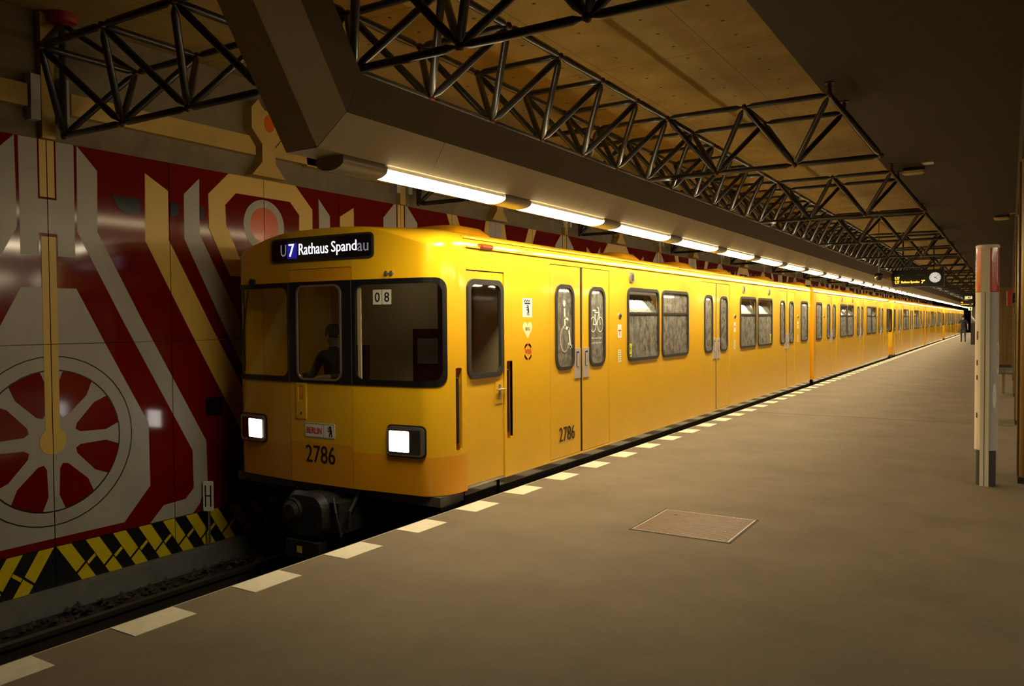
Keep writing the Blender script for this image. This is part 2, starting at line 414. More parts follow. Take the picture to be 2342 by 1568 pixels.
# the H with the connecting rod and the big wheel
H = Y00
motif('grey_letter', [(H-.25, 3.3), (H-.085, 3.3), (H-.085, 2.755), (H+.085, 2.755), (H+.085, 3.3), (H+.255, 3.3), (H+.25, 2.232), (H+.085, 2.232), (H+.085, 2.44), (H-.085, 2.44), (H-.085, 2.232), (H-.25, 2.232)], GREY)
motif('yellow_rod', [(H-.068, 3.3), (H+.068, 3.3), (H+.068, 2.775), (H-.068, 2.775)], MYEL)
both('grey_band', [(.285, 3.3), (.485, 3.09), (.475, 2.497), (.955, 1.595), (1.685, .29), (1.695, -.155), (1.59, -.39), (1.50, -.485), (.98, -.485), (1.145, -.325), (1.41, -.31), (1.515, -.206), (1.508, .205), (.74, 1.597), (.275, 2.48)], GREY, H)
sym('grey_field', [(.255, 1.935), (.53, 1.408), (.985, .564), (.99, -.09), (.695, -.41)], GREY, H)
WZ = .505
def ring(c, z, r1, r2, n=64): return c, z, r1, r2, n
def ring_motif(name, c, z, ro, ri, mt, layer, n=12):
    for q in range(4):
        a0, a1 = q*90, q*90+90
        motif(name, circ(c, z, ro, n=n, a0=a0, a1=a1)+circ(c, z, ri, n=n, a0=a1, a1=a0), mt, layer)
ring_motif('black_ring', H, WZ, .798, .787, MBLK, 2)
ring_motif('black_ring', H, WZ, .668, .655, MBLK, 2)
for k in range(8):          # red fields between the eight flared spokes
    am = 22.5+45*k; pts = []
    R, r1 = .655, .30
    def pol(r, a): return (H+r*math.cos(math.radians(a)), WZ+r*math.sin(math.radians(a)))
    hw = .052
    aa = lambda r, w: math.degrees(math.asin(w/r))
    pts = [pol(.27, am-22.5+aa(.27, hw)+2), pol(.52, am-22.5+aa(.52, hw))]
    pts += [pol(R, a) for a in [am-22.5+aa(R, .105)+(45-2*aa(R, .105))*i/6 for i in range(7)]]
    pts += [pol(.52, am+22.5-aa(.52, hw)), pol(.27, am+22.5-aa(.27, hw)-2), pol(.235, am)]
    motif('red_field', pts, RED, 2)
motif('yellow_rod', [(H-.068, 2.41), (H+.068, 2.41), (H+.068, WZ), (H-.068, WZ)], MYEL, 3)
motif('yellow_hub', circ(H, WZ, .125, n=28), MYEL, 4)
# hazard stripes, chevron meeting under the wheel
for s in (1, -1):
    for k in range(16):
        y = .012+.279*k; zt, zb = -.492, -.870
        def X(yy, z): return (H+s*(yy+(zt-z)/(zt-zb)*.238), z)
        zc = -.745
        for z1a, z1b, z0a, z0b in ((zt, zt, zc+.045, zc-.035), (zc+.025, zc-.055, zb, zb)):
            motif('yellow_stripe', [X(y, z1b), X(y+.138, z1a), X(y+.138, z0a), X(y, z0b)][::s], HYEL, 1, rows=('haz',))
        motif('yellow_dash', [X(y+.152, zc+.035), X(y+.27, zc+.10), X(y+.27, zc+.075), X(y+.152, zc+.008)][::s], HYEL, 1, rows=('haz',))
# the O with the orange eye, between the hook bands
def o_motif(c, full):
    both('yellow_band', [(1.553, 3.147), (1.287, 3.0), (1.29, 2.482), (.786, 1.59), (.0, .24), (.0, -.33), (.292, .185), (1.09, 1.592), (1.563, 2.453)], MYEL, c)
    both('grey_hook', [(1.098, 2.99), (.90, 3.186), (.905, 2.576), (.0, .95), (.0, .42), (1.1, 2.51)], GREY, c, 2)
    sym('yellow_octagon', [(.505, 3.303), (.785, 3.035), (.785, 2.655), (.505, 2.134)], MYEL, c, 3)
    sym('red_octagon', [(.41, 3.09), (.56, 2.94), (.55, 2.71), (.375, 2.366)], RED, c, 4)
    motif('grey_disc', circ(c, 2.755, .307, n=40), GREY, 5); motif('orange_disc', circ(c, 2.755, .215, n=36), MORA, 6)
def h2_motif(c):
    both('grey_wedge', [(.10, 3.3), (.15, 3.3), (.385, 3.08), (.385, 2.2), (.10, 2.2)], GREY, c)
    sym('yellow_rod', [(.07, 3.303), (.07, 1.5)], MYEL, c)
def v_motif(c):
    both('yellow_beam', [(1.42, 3.303), (1.14, 3.303), (.62, 2.3), (.90, 2.3)], MYEL, c)
    sym('yellow_column', [(.30, 3.303), (.38, 2.98), (.38, 2.0)], MYEL, c)
    sym('grey_column', [(.20, 3.303), (.20, 2.0)], GREY, c, 2)
o_motif(seam(2), True)
seq = ['h', 'v', 'h', 'o', 'h', 'v']
i = 4; q = 0
while i < 70:
    c = seam(i); kind = ['h', 'v', 'h', 'o'][q % 4]
    (h2_motif if kind == 'h' else v_motif if kind == 'v' else (lambda cc: o_motif(cc, False)))(c)
    i += 2; q += 1
for poly in ([(4.74, 2.875), (5.045, 2.875), (5.045, 2.73), (4.90, 2.70), (4.80, 2.76)], [(5.395, 2.885), (5.50, 2.885), (5.50, 2.735), (5.395, 2.735)], [(5.765, 2.89), (5.815, 2.89), (5.815, 2.745), (5.765, 2.745)], [(5.80, .765), (6.01, .765), (6.01, .56), (5.80, .56)]):
    motif('black_patch', poly, mat('patch_black', (.008, .009, .009), .18, spec=.3), 3)
# relief above the panels
def relief(name, poly, mt, t=.09):
    return plate(name, poly, [], t, lambda y, z, d: (XW-.03+d, y, z), mt, wall)
for k in range(0, 30, 4):
    c = seam(k)
    relief('yellow_pilaster', [(c-.055, 3.31), (c+.065, 3.31), (c+.065, 4.46), (c-.055, 4.46)], RYEL, .07)
    relief('white_block', [(c-.165, 3.455), (c-.08, 3.455), (c-.08, 3.865), (c-.165, 3.865)], RWHT, .10)
    relief('white_block', [(c+.105, 3.47), (c+.185, 3.47), (c+.185, 3.88), (c+.105, 3.88)], RWHT, .10)
    relief('yellow_bar', [(c-1.9, 3.565), (c-.19, 3.565), (c-.19, 3.765), (c-1.9, 3.765)], RYEL)
    c2 = seam(k+2)
    relief('yellow_bar', [(c+.21, 3.565), (c2-.16, 3.565), (c2-.16, 3.66), (c2-.25, 3.775), (c+.21, 3.765)], RYEL)
    relief('yellow_bar', [(c2+.12, 3.585), (c2+2.3, 3.585), (c2+2.3, 3.79), (c2+.24, 3.805), (c2+.12, 3.67)], RYEL)
    hd = [(.25, 3.325), (.10, 3.49), (.10, 3.70), (.25, 3.86), (.25, 4.10), (.15, 4.21), (.10, 4.14), (.05, 4.10)]
    relief('yellow_figure', [(c2+a, b) for a, b in hd]+[(c2-a, b) for a, b in reversed(hd)], RYEL, .13)
    plate('orange_disc', circ(c2+.01, 3.955, .075, .10, n=24), [], .135, lambda y, z, d: (XW-.03+d, y, z), MORA, wall)

# kerb sign H
t = thing('track_sign', 'small white sign with black letter H standing on the kerb by the hazard stripes', 'sign', (-7.075, 5.41, -.727))
smap = lambda u, v, d: (u, -d, v)
m = MB(); m.tube((0, .012, 0), (0, .012, .5), .012, n=8); m.build('post', STEEL, t)
t.rotation_euler = (0, 0, math.radians(28))
plate('plate', rr(-.055, .37, .055, .685, .012, 3), [], .006, smap, WHITE, t)
m = MB(); ribbon(m, [(-.028, .42), (-.028, .635)], .014, smap, .008); ribbon(m, [(.028, .42), (.028, .635)], .014, smap, .008); ribbon(m, [(-.028, .53), (.028, .53)], .014, smap, .008)
m.build('letter', BLACKP, t)

# ------------------------------------------------------------------ lamp beam with bent-up end
KB = .92
YM = 3.80*KB       # mitre of the beam (at its lower edge)
kb = lambda x, z: (x*KB, 1.6+(z-1.6)*KB)
prof = [kb(*p) for p in ((-4.11, 2.73), (-3.825, 2.73), (-3.685, 2.965), (-3.695, 3.255), (-3.73, 3.255), (-3.73, 3.04), (-4.11, 3.04))]
ZB0 = prof[0][1]
TH = math.radians(57); tt = math.tan(TH/2)
beam = thing('lamp_beam', 'long beige sheet metal beam over the platform edge with upward bent end', 'beam', (0, 0, 0))
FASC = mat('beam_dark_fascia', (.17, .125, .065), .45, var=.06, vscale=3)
def bpanel(m):
    n = len(prof)
    for i in range(len(m.f)):
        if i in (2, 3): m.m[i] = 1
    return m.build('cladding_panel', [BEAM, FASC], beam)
def bsec(y, miter=False): return [(x, y+((z-ZB0)*tt if miter else 0), z) for x, z in prof]
y = YM
first = True; yy = [YM]+[5.0*KB+2.4*i for i in range(40)]
for a, b in zip(yy[:-1], yy[1:]):
    m = MB(); m.loft([bsec(a+(0 if first else .002), first), bsec(b-.002)]); bpanel(m); first = False
L = 2.05
def arm(l): return [(x, p[0]-l*math.cos(TH), p[1]+l*math.sin(TH)) for x, p in ((x, (YM+(z-ZB0)*tt, z)) for x, z in prof)]
m = MB(); m.loft([arm(.004), arm(L)]); bpanel(m)

# luminaires: shallow half-round troughs, lit diffuser 1.58 m, metal joint piece between
LX, LZ = -3.957, 2.695
lens = [(LX+.125*math.cos(t), LZ-.040*math.sin(t)) for t in (math.pi*i/14 for i in range(15))]
lp = [kb(*p) for p in lens+[(LX-.122, LZ+.004), (LX+.122, LZ+.004)]]
lp2 = [kb(*p) for p in [(LX+.128*math.cos(t), LZ-.044*math.sin(t)) for t in (math.pi*i/14 for i in range(15))]+[(LX-.127, LZ+.02), (LX-.12, 2.728), (LX+.12, 2.728), (LX+.127, LZ+.02)]]
lp4 = [kb(*p) for p in [(LX+.13*math.cos(t), LZ-.062*math.sin(t)) for t in (math.pi*i/14 for i in range(15))]+[(LX-.127, LZ+.02), (LX-.12, 2.728), (LX+.12, 2.728), (LX+.127, LZ+.02)]]
lp3 = [kb(*p) for p in ((LX-.12, LZ+.005), (LX-.115, 2.728), (LX+.115, 2.728), (LX+.12, LZ+.005))]
def lampmesh(pr, y0, y1, name, mt):
    m = MB(); m.loft([[(x, y0, z) for x, z in pr], [(x, y1, z) for x, z in pr]]); return m.mesh(name, mt, smooth=30)
LP = 2.055*KB; LL = 1.6*KB
diff = lampmesh(lp, 0, LL, 'diffuser', LAMPG); hous = lampmesh(lp2, LL, LP, 'housing', LAMPH); spine = lampmesh(lp3, 0, LL, 'spine', LAMPH)
for i in range(50):
    y0 = 4.50*KB+LP*i
    ORD = ['', 'second', 'third', 'fourth', 'fifth', 'sixth', 'seventh', 'eighth', 'ninth', 'tenth']
    t = thing('fluorescent_luminaire', (ORD[i]+' glowing fluorescent lamp counted from the bent beam end' if i < 10 else 'glowing half-round fluorescent lamp far along the beige beam') if i else 'glowing half-round fluorescent lamp with dark blank trough at the bent beam end', 'lamp', (0, y0, 0), 'fluorescent lamps under the beam')
    d = link('diffuser', diff, t); d['label'] = 'glowing white diffuser'
    link('housing', hous, t); link('spine', spine, t)
    if i == 0: link('blank_trough', lampmesh(lp4, -.42, 0, 'blank_trough', LAMPH), t)
tube_me = MB(); tube_me.tube((0, 0, 0), (0, 1.5, 0), .014, n=8); tube_me = tube_me.mesh('tube', UPG)
bat_me = MB(); bat_me.box(-.02, .02, -.03, 1.53, -.125, -.06); bat_me.box(-.015, .015, -.03, -.005, -.06, .02); bat_me.box(-.015, .015, 1.505, 1.53, -.06, .02); bat_me = bat_me.mesh('batten', LAMPH)
for i in range(50):
    t = thing('uplight_batten', 'bare fluorescent tube on a batten on top of the beam', 'lamp', group='tubes on top of the beam')
    o = link('tube', tube_me, t); t.location = (-3.48, 4.55*KB+LP*i, 3.05); link('batten', bat_me, t)


# the same beam and lamps over the other platform edge (unseen; mirrored about the island platform's column row, added to light the bent beam end)
b2 = copy_tree(beam); b2.scale = (-1, 1, 1); b2.location = (.84, 0, 0); b2['label'] = 'unseen second beige sheet metal beam over the opposite platform edge'
for i in range(36):
    t = thing('fluorescent_luminaire', 'unseen glowing fluorescent lamp under the beam over the opposite platform edge', 'lamp', (.84, 4.43*KB+LP*i, 0), 'unseen lamps over the opposite platform edge'); t.scale = (-1, 1, 1)
    link('diffuser', diff, t); link('housing', hous, t); link('spine', spine, t)

# ------------------------------------------------------------------ space frame trusses
SX, SY, X0, Y0, ZL, ZU = .85, .83, -3.67, 3.98, 3.245, 3.83
def rodmesh(L_, r=.029, n=8):
    m = MB(); rg = lambda z, rad: [(rad*math.cos(2*math.pi*i/n), rad*math.sin(2*math.pi*i/n), z) for i in range(n)]
    m.loft([rg(.03, .010), rg(.085, r), rg(L_-.085, r), rg(L_-.03, .010)]); return m.mesh('rod', TRUSS, smooth=50)
RODS = {}
def rodat(a, b):
    a, b = Vector(a), Vector(b); l = (b-a).length; key = round(l, 2)
    if key not in RODS: RODS[key] = rodmesh(key)
    return RODS[key], a, (b-a).to_track_quat('Z', 'Y').to_euler()
m = MB(); m.lathe([(.004, -.030), (.022, -.022), (.030, 0), (.022, .022), (.004, .030)], n=10); NODEM = m.mesh('node', NODE, smooth=60)
def frame_parts(t, rods, nodes, maxr=300):
    for a, b in rods[:maxr]:
        me, loc, eu = rodat(a, b); o = link('rod', me, t); o.location = loc; o.rotation_euler = eu
    for p in nodes[:maxr]:
        o = link('node', NODEM, t); o.location = p
    if len(rods) > maxr:
        m = MB()
        for a, b in rods[maxr:]: m.tube(a, b, .026, n=5, cap=False)
        tag(m.build('rod_run', TRUSS, t), kind='stuff')
NB = 108
rods, nodes = [], []
Lp = lambda i: (X0, Y0+SY*i, ZL)
Up = lambda i, s: (X0+s*SX/2, Y0+SY*(i+.5), ZU)
for i in range(-1, NB):
    rods += [(Lp(i), Up(i, -1)), (Lp(i), Up(i, 1))] if i >= 0 else []
    rods += [(Lp(i+1), Up(i, -1)), (Lp(i+1), Up(i, 1)), (Up(i, -1), Up(i, 1)), (Up(i, -1), Up(i+1, -1)), (Up(i, 1), Up(i+1, 1))]
    if i >= 0: rods.append((Lp(i), Lp(i+1)))
    nodes += [Lp(i+1), Up(i, -1), Up(i, 1)]
t = thing('long_truss', 'black tubular space truss running lengthwise above the lamp beam', 'truss')
frame_parts(t, rods, nodes)
m = MB()
for T in range(19):
    iy = 6*T; yT = Y0+SY*iy; rods, nodes = [], []
    Lk = lambda k: (X0+SX*k, yT, ZL)
    Uk = lambda k, s: (X0+SX*(k+.5), yT+s*SY/2, ZU)
    for k in range(-4, 3):
        if k != -1 or True: rods.append((Lk(k), Lk(k+1)))
        for s in (-1, 1):
            if k not in (-1, 0): rods += [(Lk(k), Uk(k, s)), (Lk(k+1), Uk(k, s))]
            else: rods.append((Lk(k), Uk(k, s)) if k == -1 else (Lk(k+1), Uk(k, s)))
            if k < 2 and k != -1: rods.append((Uk(k, s), Uk(k+1, s)))
        if True: rods.append((Uk(k, -1), Uk(k, 1)))
        nodes.append(Lk(k)) if k else None
        if k not in (-1, 0): nodes += [Uk(k, -1), Uk(k, 1)]
    nodes.append(Lk(3))
    ORD = ['first', 'second', 'third', 'fourth', 'fifth', 'sixth', 'seventh', 'eighth', 'ninth', 'tenth', 'eleventh', 'twelfth']
    labs = {0: 'black tubular cross truss ending above the red wheel mural beside the bent beam end', 1: 'black tubular cross truss above the front half of the leading yellow car'}
    for q in range(2, 9): labs[q] = ORD[q]+' black tubular cross truss counted from the bent beam end'
    t = thing('cross_truss', labs.get(T, 'black tubular cross truss farther along under the concrete ceiling'), 'truss', group=None if T in labs else 'cross trusses under the ceiling')
    frame_parts(t, rods, nodes, 300 if T < 6 else 0)
    for s in (-1, 1):
        m = MB(); p = Uk(2, s); m.tube(p, (p[0], p[1], 3.95), .02, n=8); m.lathe([(.05, 3.94), (.05, 3.949)], (p[0], p[1], 0), n=12); m.build('hanger', NODE, t)
    p = Lk(-4); m = MB(); m.tube(p, (p[0], p[1], 4.26), .029, n=8); m.build('hanger', TRUSS, t)
    for s in (-1, 1):
        m = MB(); m.tube((p[0], p[1], 4.22), Uk(-4, s), .024, n=8); m.build('hanger', TRUSS, t)
    m = MB(); m.lathe([(.05, 4.20), (.115, 4.23), (.125, 4.26), (.125, 4.299)], (p[0], p[1], 0), n=20); tag(m.build('base_plate', mat('plate_red', (.30, .02, .012), .4), t, smooth=40), 'round red ceiling plate')

# ------------------------------------------------------------------ the train
XC = XT; YF = 5.40
right = [(0., 0.), (.20, 0.), (.40, 0.), (.75, .03), (1.10, .06)]
for i in range(1, 13):
    a = math.pi/2*i/12; right.append((1.10+.225*math.sin(a), .06+.34*(1-math.cos(a))))
right.append((1.325, .46))
FP = [(-d, o) for d, o in right[::-1]]+right[1:]
FS = [0.]
for a, b in zip(FP[:-1], FP[1:]): FS.append(FS[-1]+math.hypot(b[0]-a[0], b[1]-a[1]))
mid = FS[-1]/2; FS = [s-mid for s in FS]; SE = FS[-1]
def fmap(s, z, d):
    s = max(-SE, min(SE, s)); i = 0
    while i < len(FS)-2 and FS[i+1] < s: i += 1
    t = (s-FS[i])/(FS[i+1]-FS[i]); a, b = FP[i], FP[i+1]; x, y = a[0]+(b[0]-a[0])*t, a[1]+(b[1]-a[1])*t
    def nrm(j):
        p, q = FP[max(0, j-1)], FP[min(len(FP)-1, j+1)]; dx, dy = q[0]-p[0], q[1]-p[1]; l = math.hypot(dx, dy); return dy/l, -dx/l
    n0, n1 = nrm(i), nrm(i+1); nx, ny = n0[0]+(n1[0]-n0[0])*t, n0[1]+(n1[1]-n0[1])*t
    return (x+nx*d, y+ny*d, z)
HWD = 1.325
def pmap(y, z, d): return (HWD+d, y, z)            # platform side
def qmap(y, z, d): return (-HWD-d, y, z)           # wall side
LC = 14.92
DOORS = (2.725, 7.63, 12.58); DH = .738
HOPPER = mat('hopper_glass', (.15, .15, .13), .18, coat=.5, var=.5, vscale=9)
WINS = ((4.0, 5.05, 'open'), (5.18, 6.24, True), (8.99, 10.04, 'open'), (10.18, 11.26, 'open'), (13.92, 14.63, False))
WZ0, WZ1 = 1.085, 2.0
ZB, ZS = .10, 2.225
archpts = [(0, 2.462), (.3, 2.456), (.5, 2.442), (.7, 2.408), (.9, 2.35), (1.1, 2.285), (1.3, 2.24), (SE, ZS)]
def arch(s):
    s = abs(s)
    for a, b in zip(archpts[:-1], archpts[1:]):
        if s <= b[0]: t = (s-a[0])/(b[0]-a[0]); t = t; return a[1]+(b[1]-a[1])*t
    return ZS
def window(parent, y0, y1, bar, mp, nm='window'):
    f = plate(nm, rr(y0-.012, WZ0-.012, y1+.012, WZ1+.012, .10), [rr(y0+.028, WZ0+.028, y1-.028, WZ1-.028, .07)], .028, mp, GASK, parent, d0=-.012)
    if bar:
        zb = 1.685
        plate('bar', [(y0+.028, zb-.014), (y1-.028, zb-.014), (y1-.028, zb+.014), (y0+.028, zb+.014)], [], .016, mp, GASK, f, d0=-.010)
        plate('pane', [(y0+.02, WZ0+.02), (y1-.02, WZ0+.02), (y1-.02, zb), (y0+.02, zb)], [], 0, mp, FILM, f, d0=-.006)
        if bar == 'open':      # hopper pane tilted into the car
            hm = lambda u, v, d: mp(u, v, d-.006-(v-zb)*.45)
            plate('hopper_pane', [(y0+.03, zb), (y1-.03, zb), (y1-.03, WZ1-.07), (y0+.03, WZ1-.07)], [], .006, hm, HOPPER, f)
        else:
            plate('pane', [(y0+.02, zb), (y1-.02, zb), (y1-.02, WZ1-.02), (y0+.02, WZ1-.02)], [], 0, mp, FILM, f, d0=-.006)
    else:
        plate('pane', rr(y0+.02, WZ0+.02, y1-.02, WZ1-.02, .06), [], 0, mp, FILM, f, d0=-.006)
    return f
def build_car():
    car = thing('metro_car', 'x', 'train car', (XC, YF, 0))
    # side walls
    out = [(.46, 2.06), (1.09, 2.06), (1.09, ZB), (LC, ZB), (LC, ZS), (.46, ZS)]
    holes = [rr(w[0], WZ0, w[1], WZ1, .09) for w in WINS]+[[(c-DH, ZB+.02), (c+DH, ZB+.02), (c+DH, 2.195), (c-DH, 2.195)] for c in DOORS]
    holes.append(rr(1.13, .47, 1.235, 1.215, .012, 2))
    plate('side_wall', out, holes, .03, pmap, YEL, car, d0=-.03)
    plate('side_wall', [(.46, ZB), (LC, ZB), (LC, ZS), (.46, ZS)], [rr(w[0], WZ0, w[1], WZ1, .09) for w in WINS], .03, qmap, YEL, car, d0=-.03)
    # roof with rounded eaves
    half = [(1.325, ZS-.002), (1.327, 2.265), (1.312, 2.315), (1.27, 2.362), (1.19, 2.398), (1.05, 2.425), (.8, 2.452), (.4, 2.474), (0, 2.48)]
    pr = [(-x, z) for x, z in half]+[(x, z) for x, z in half[::-1][1:]]
    m = MB(); m.loft([[(x, y, z) for x, z in pr] for y in (.46, LC)], cap=False, close=False)
    # front cap: from the mask outline back to the roof section
    N = 40; rings = []
    for j in range(7):
        t = j/6; rg = []
        for i in range(N+1):
            s = -SE+2*SE*i/N; p = fmap(s, arch(s), 0)
            # roof point with same lateral share
            xr = max(-1.325, min(1.325, p[0])); zr = None
            for a, b in zip(pr[:-1], pr[1:]):
                if a[0]-1e-6 <= xr <= b[0]+1e-6: k_ = (xr-a[0])/max(1e-6, b[0]-a[0]); zr = a[1]+(b[1]-a[1])*k_; break
            zr = max(zr or ZS, p[2]); tz = math.sin(t*math.pi/2); ty = 1-math.cos(t*math.pi/2)
            rg.append((xr, p[1]+(.46-p[1])*ty, p[2]+(zr-p[2])*tz))
        rings.append(rg)
    m.loft(rings, cap=False, close=False)
    m.build('roof', YEL, car, smooth=35)
    for z, o in ((2.262, 1.327), (2.345, 1.292)):
        m = MB(); m.box(o-.01, o+.016, .46, LC, z-.008, z+.008); m.build('gutter', YEL, car)
    vm = None
    for yv in (1.42, 5.45, 7.8, 10.05, 13.3):
        m = MB(); zt = 2.475
        rg = lambda a, b, z: [(x+.42, y, z) for x, y in rr(-a, yv-b, a, yv+b, min(a, b)*.5, 4)]
        m.loft([rg(.36, .40, zt-.03), rg(.35, .39, zt+.02), rg(.28, .30, zt+.085), rg(.24, .26, zt+.095)]); m.build('roof_vent', ORA, car, smooth=40)
    # front mask: one sheet around door and windows
    W0, W1 = 1.045, 1.965
    rw = rr(.3, W0, 1.35, W1, .09); 
    wing_r = [p for p in rw if p[0] > 1.0]
    k0 = 0
    wing_r = [(.39, W0)]+[p for p in wing_r if p[1] < 1.5]+[p for p in wing_r if p[1] >= 1.5]+[(.39, W1)]
    wing_l = [(-.41 if abs(p[0]-.39) < 1e-6 else -p[0], p[1]) for p in wing_r]
    top = [(SE*math.cos(math.pi*i/36), 0) for i in range(37)]; top = [(s, arch(s)) for s, _ in top]
    out = [(.39, .09), (SE, .09)]+top+[(-SE, .09), (-.41, .09)]+wing_l+[(-.41, 2.098), (.39, 2.098)]+wing_r[::-1]
    hs = rr(1.455, .468, 1.537, 1.19, .012, 2)
    cu = [s for s in FS[1:-1]]
    plate('front_mask', out, [hs], .025, fmap, [YEL, ORA], car, cuts_u=cu, cuts_v=(.425,), smooth=30, matf=lambda u, v: 1 if v < .425 else 0, d0=-.025)
    # the end door in the middle of the front
    plate('front_door', [(-.404, .09), (.384, .09), (.384, W0), (-.404, W0)], [], .022, fmap, [YEL, ORA], car, cuts_u=cu, cuts_v=(.475,), matf=lambda u, v: 1 if v < .475 else 0, d0=-.022)
    plate('front_door_header', [(-.404, W1-.004), (.384, W1-.004), (.384, 2.092), (-.404, 2.092)], [], .022, fmap, ORA, car, d0=-.022)
    fr = plate('windscreen_frame', [(-1.25, W0-.015), (-.41, W0-.004), (.39, W0-.004), (1.25, W0-.015)][0:0]+rr(-1.362, W0-.012, 1.362, W1+.012, .10), [rr(.432, W0+.04, 1.318, W1-.036, .085), rr(-1.318, W0+.04, -.432, W1-.036, .085), rr(-.285, 1.075, .255, 1.93, .07)], .016, fmap, FRAMEBLK, car, cuts_u=cu, d0=-.008)
    for nm, o in (('pane', rr(.42, W0+.03, 1.33, W1-.03, .09)), ('pane', rr(-1.33, W0+.03, -.42, W1-.03, .09)), ('pane', rr(-.29, 1.07, .26, 1.935, .07))):
        plate(nm, o, [], 0, fmap, GLASS_CAB, fr, cuts_u=cu, d0=-.004)
    plate('door_gasket', rr(-.30, 1.06, .27, 1.945, .085), [rr(-.283, 1.077, .253, 1.928, .07)], .014, fmap, CHROME, fr, d0=.004)
    m = MB()
    for s in (-.41, .39):
        ribbon(m, [(s, 1.04), (s, 1.97)], .006, fmap, .0095)
    m.build('frame_seam', CHROME, fr)
    # destination display
    d = plate('destination_display', rr(-.652, 2.165, .648, 2.395, .045), [], .012, fmap, GASK, car, cuts_u=cu)
    plate('display_screen', rr(-.632, 2.183, .628, 2.378, .035), [], .003, fmap, BLKG, d, cuts_u=cu, d0=.012)
    # headlights
    for sg in (1, -1):
        a, b = (.782, 1.158) if sg > 0 else (-1.158, -.782)
        h = plate('headlight', rr(a, .43, b, .685, .04), [], .035, fmap, CHROME, car, cuts_u=cu, d0=-.004)
        plate('bezel', rr(a-.014, .416, b+.014, .699, .05), [], .012, fmap, BLK, h, cuts_u=cu)
        plate('lens_dark', rr(a+.028, .455, b-.028, .66, .015), [], .004, fmap, HEADD, h, cuts_u=cu, d0=.031)
        c0, c1 = (.812, 1.017) if sg > 0 else (-1.017, -.812)
        plate('lens_lit', rr(c0, .466, c1, .648, .008, 2), [], .005, fmap, HEADL, h, cuts_u=cu, d0=.033)
    # door latch plate, bolts, wiper
    la = plate('latch_plate', [(-.322, .692), (-.192, .692), (-.192, 1.03), (-.322, 1.03)], [rr(-.296, .855, -.228, 1.003, .008, 2)], .008, fmap, YEL, car)
    plate('latch_grip', rr(-.278, .885, -.245, .985, .006, 2), [], .006, fmap, ORA, la, d0=-.002)
    m = MB(); p = fmap(-.257, .745, .008); m.lathe([(.009, p[1]-.004), (.009, p[1])], (p[0], 0, p[2]), n=10, axis='y'); m.build('keyhole', BLK, la)
    for s in (.783, .837):
        p = fmap(s, 2.025, 0); m = MB(); m.lathe([(.004, p[1]-.024), (.02, p[1]-.02), (.02, p[1]+.01)], (p[0], 0, p[2]), n=14, axis='y'); m.build('bolt', CHROME, car, smooth=40)
    m = MB(); m.path([fmap(-.95, 2.0, .03), fmap(-.98, 1.93, .045), fmap(-1.08, 1.55, .03), fmap(-1.13, 1.33, .02)], .008); m.path([fmap(-1.05, 1.78, .022), fmap(-1.17, 1.2, .018)], .006)
    m.lathe([(.03, -.02), (.03, .02)], fmap(-.95, 2.0, .02), n=12, axis='y'); m.build('wiper', BLK, car)
    # grab rail recesses
    def grab(mp, a, b, z0, z1, nm='grab_rail'):
        g = plate('rail_recess', [(a-.004, z0-.004), (b+.004, z0-.004), (b+.004, z1+.004), (a-.004, z1+.004)], [], .004, mp, ORA, car, d0=-.075)
        m = MB()
        for u0_, u1, v0, v1 in ((a-.004, a, z0, z1), (b, b+.004, z0, z1)):
            m.add([mp(u0_, v0, -.075), mp(u0_, v1, -.075), mp(u0_, v1, -.002), mp(u0_, v0, -.002)], [(0, 1, 2, 3)])
            m.add([mp(u1, v0, -.075), mp(u1, v1, -.075), mp(u1, v1, -.002), mp(u1, v0, -.002)], [(0, 1, 2, 3)])
        for v in (z0, z1): m.add([mp(a, v, -.075), mp(b, v, -.075), mp(b, v, -.002), mp(a, v, -.002)], [(0, 1, 2, 3)])
        m.build('recess_side', ORA, g)
        c = (a+b)/2; m = MB(); m.path([mp(c, z0+.04, -.07), mp(c, z0+.07, -.022), mp(c, z1-.10, -.022), mp(c, z1-.07, -.07)], .014); tag(m.build('grab_rail', BLK, g), 'black grab rail')
    grab(fmap, 1.455, 1.537, .468, 1.19); grab(pmap, 1.13, 1.235, .47, 1.215)
    # cab door on the platform side
    cd = plate('cab_door', [(.468, .125), (1.082, .125), (1.082, 2.052), (.468, 2.052)], [rr(.50, 1.10, 1.045, 1.955, .08)], .025, pmap, YDOOR, car, d0=-.035)
    plate('window_gasket', rr(.475, 1.075, 1.07, 1.98, .10), [rr(.525, 1.125, 1.02, 1.93, .07)], .03, pmap, GASK, cd, d0=-.02)
    plate('pane', rr(.52, 1.12, 1.025, 1.935, .07), [], 0, pmap, GLASS_CLR, cd, d0=-.012)
    m = MB(); m.box(HWD-.012, HWD-.004, .935, 1.07, .82, 1.03); m.build('handle_plate', YDOOR, cd)
    m = MB(); m.tube(pmap(1.0, .86, .004), pmap(1.0, 1.0, .004), .012); m.tube(pmap(.94, .95, .016), pmap(1.065, .95, .016), .011); m.build('door_handle', STEEL, cd)
    m = MB(); m.box(HWD-.03, HWD-.006, .468, 1.082, .10, .122); m.build('door_sill', STEEL, cd)
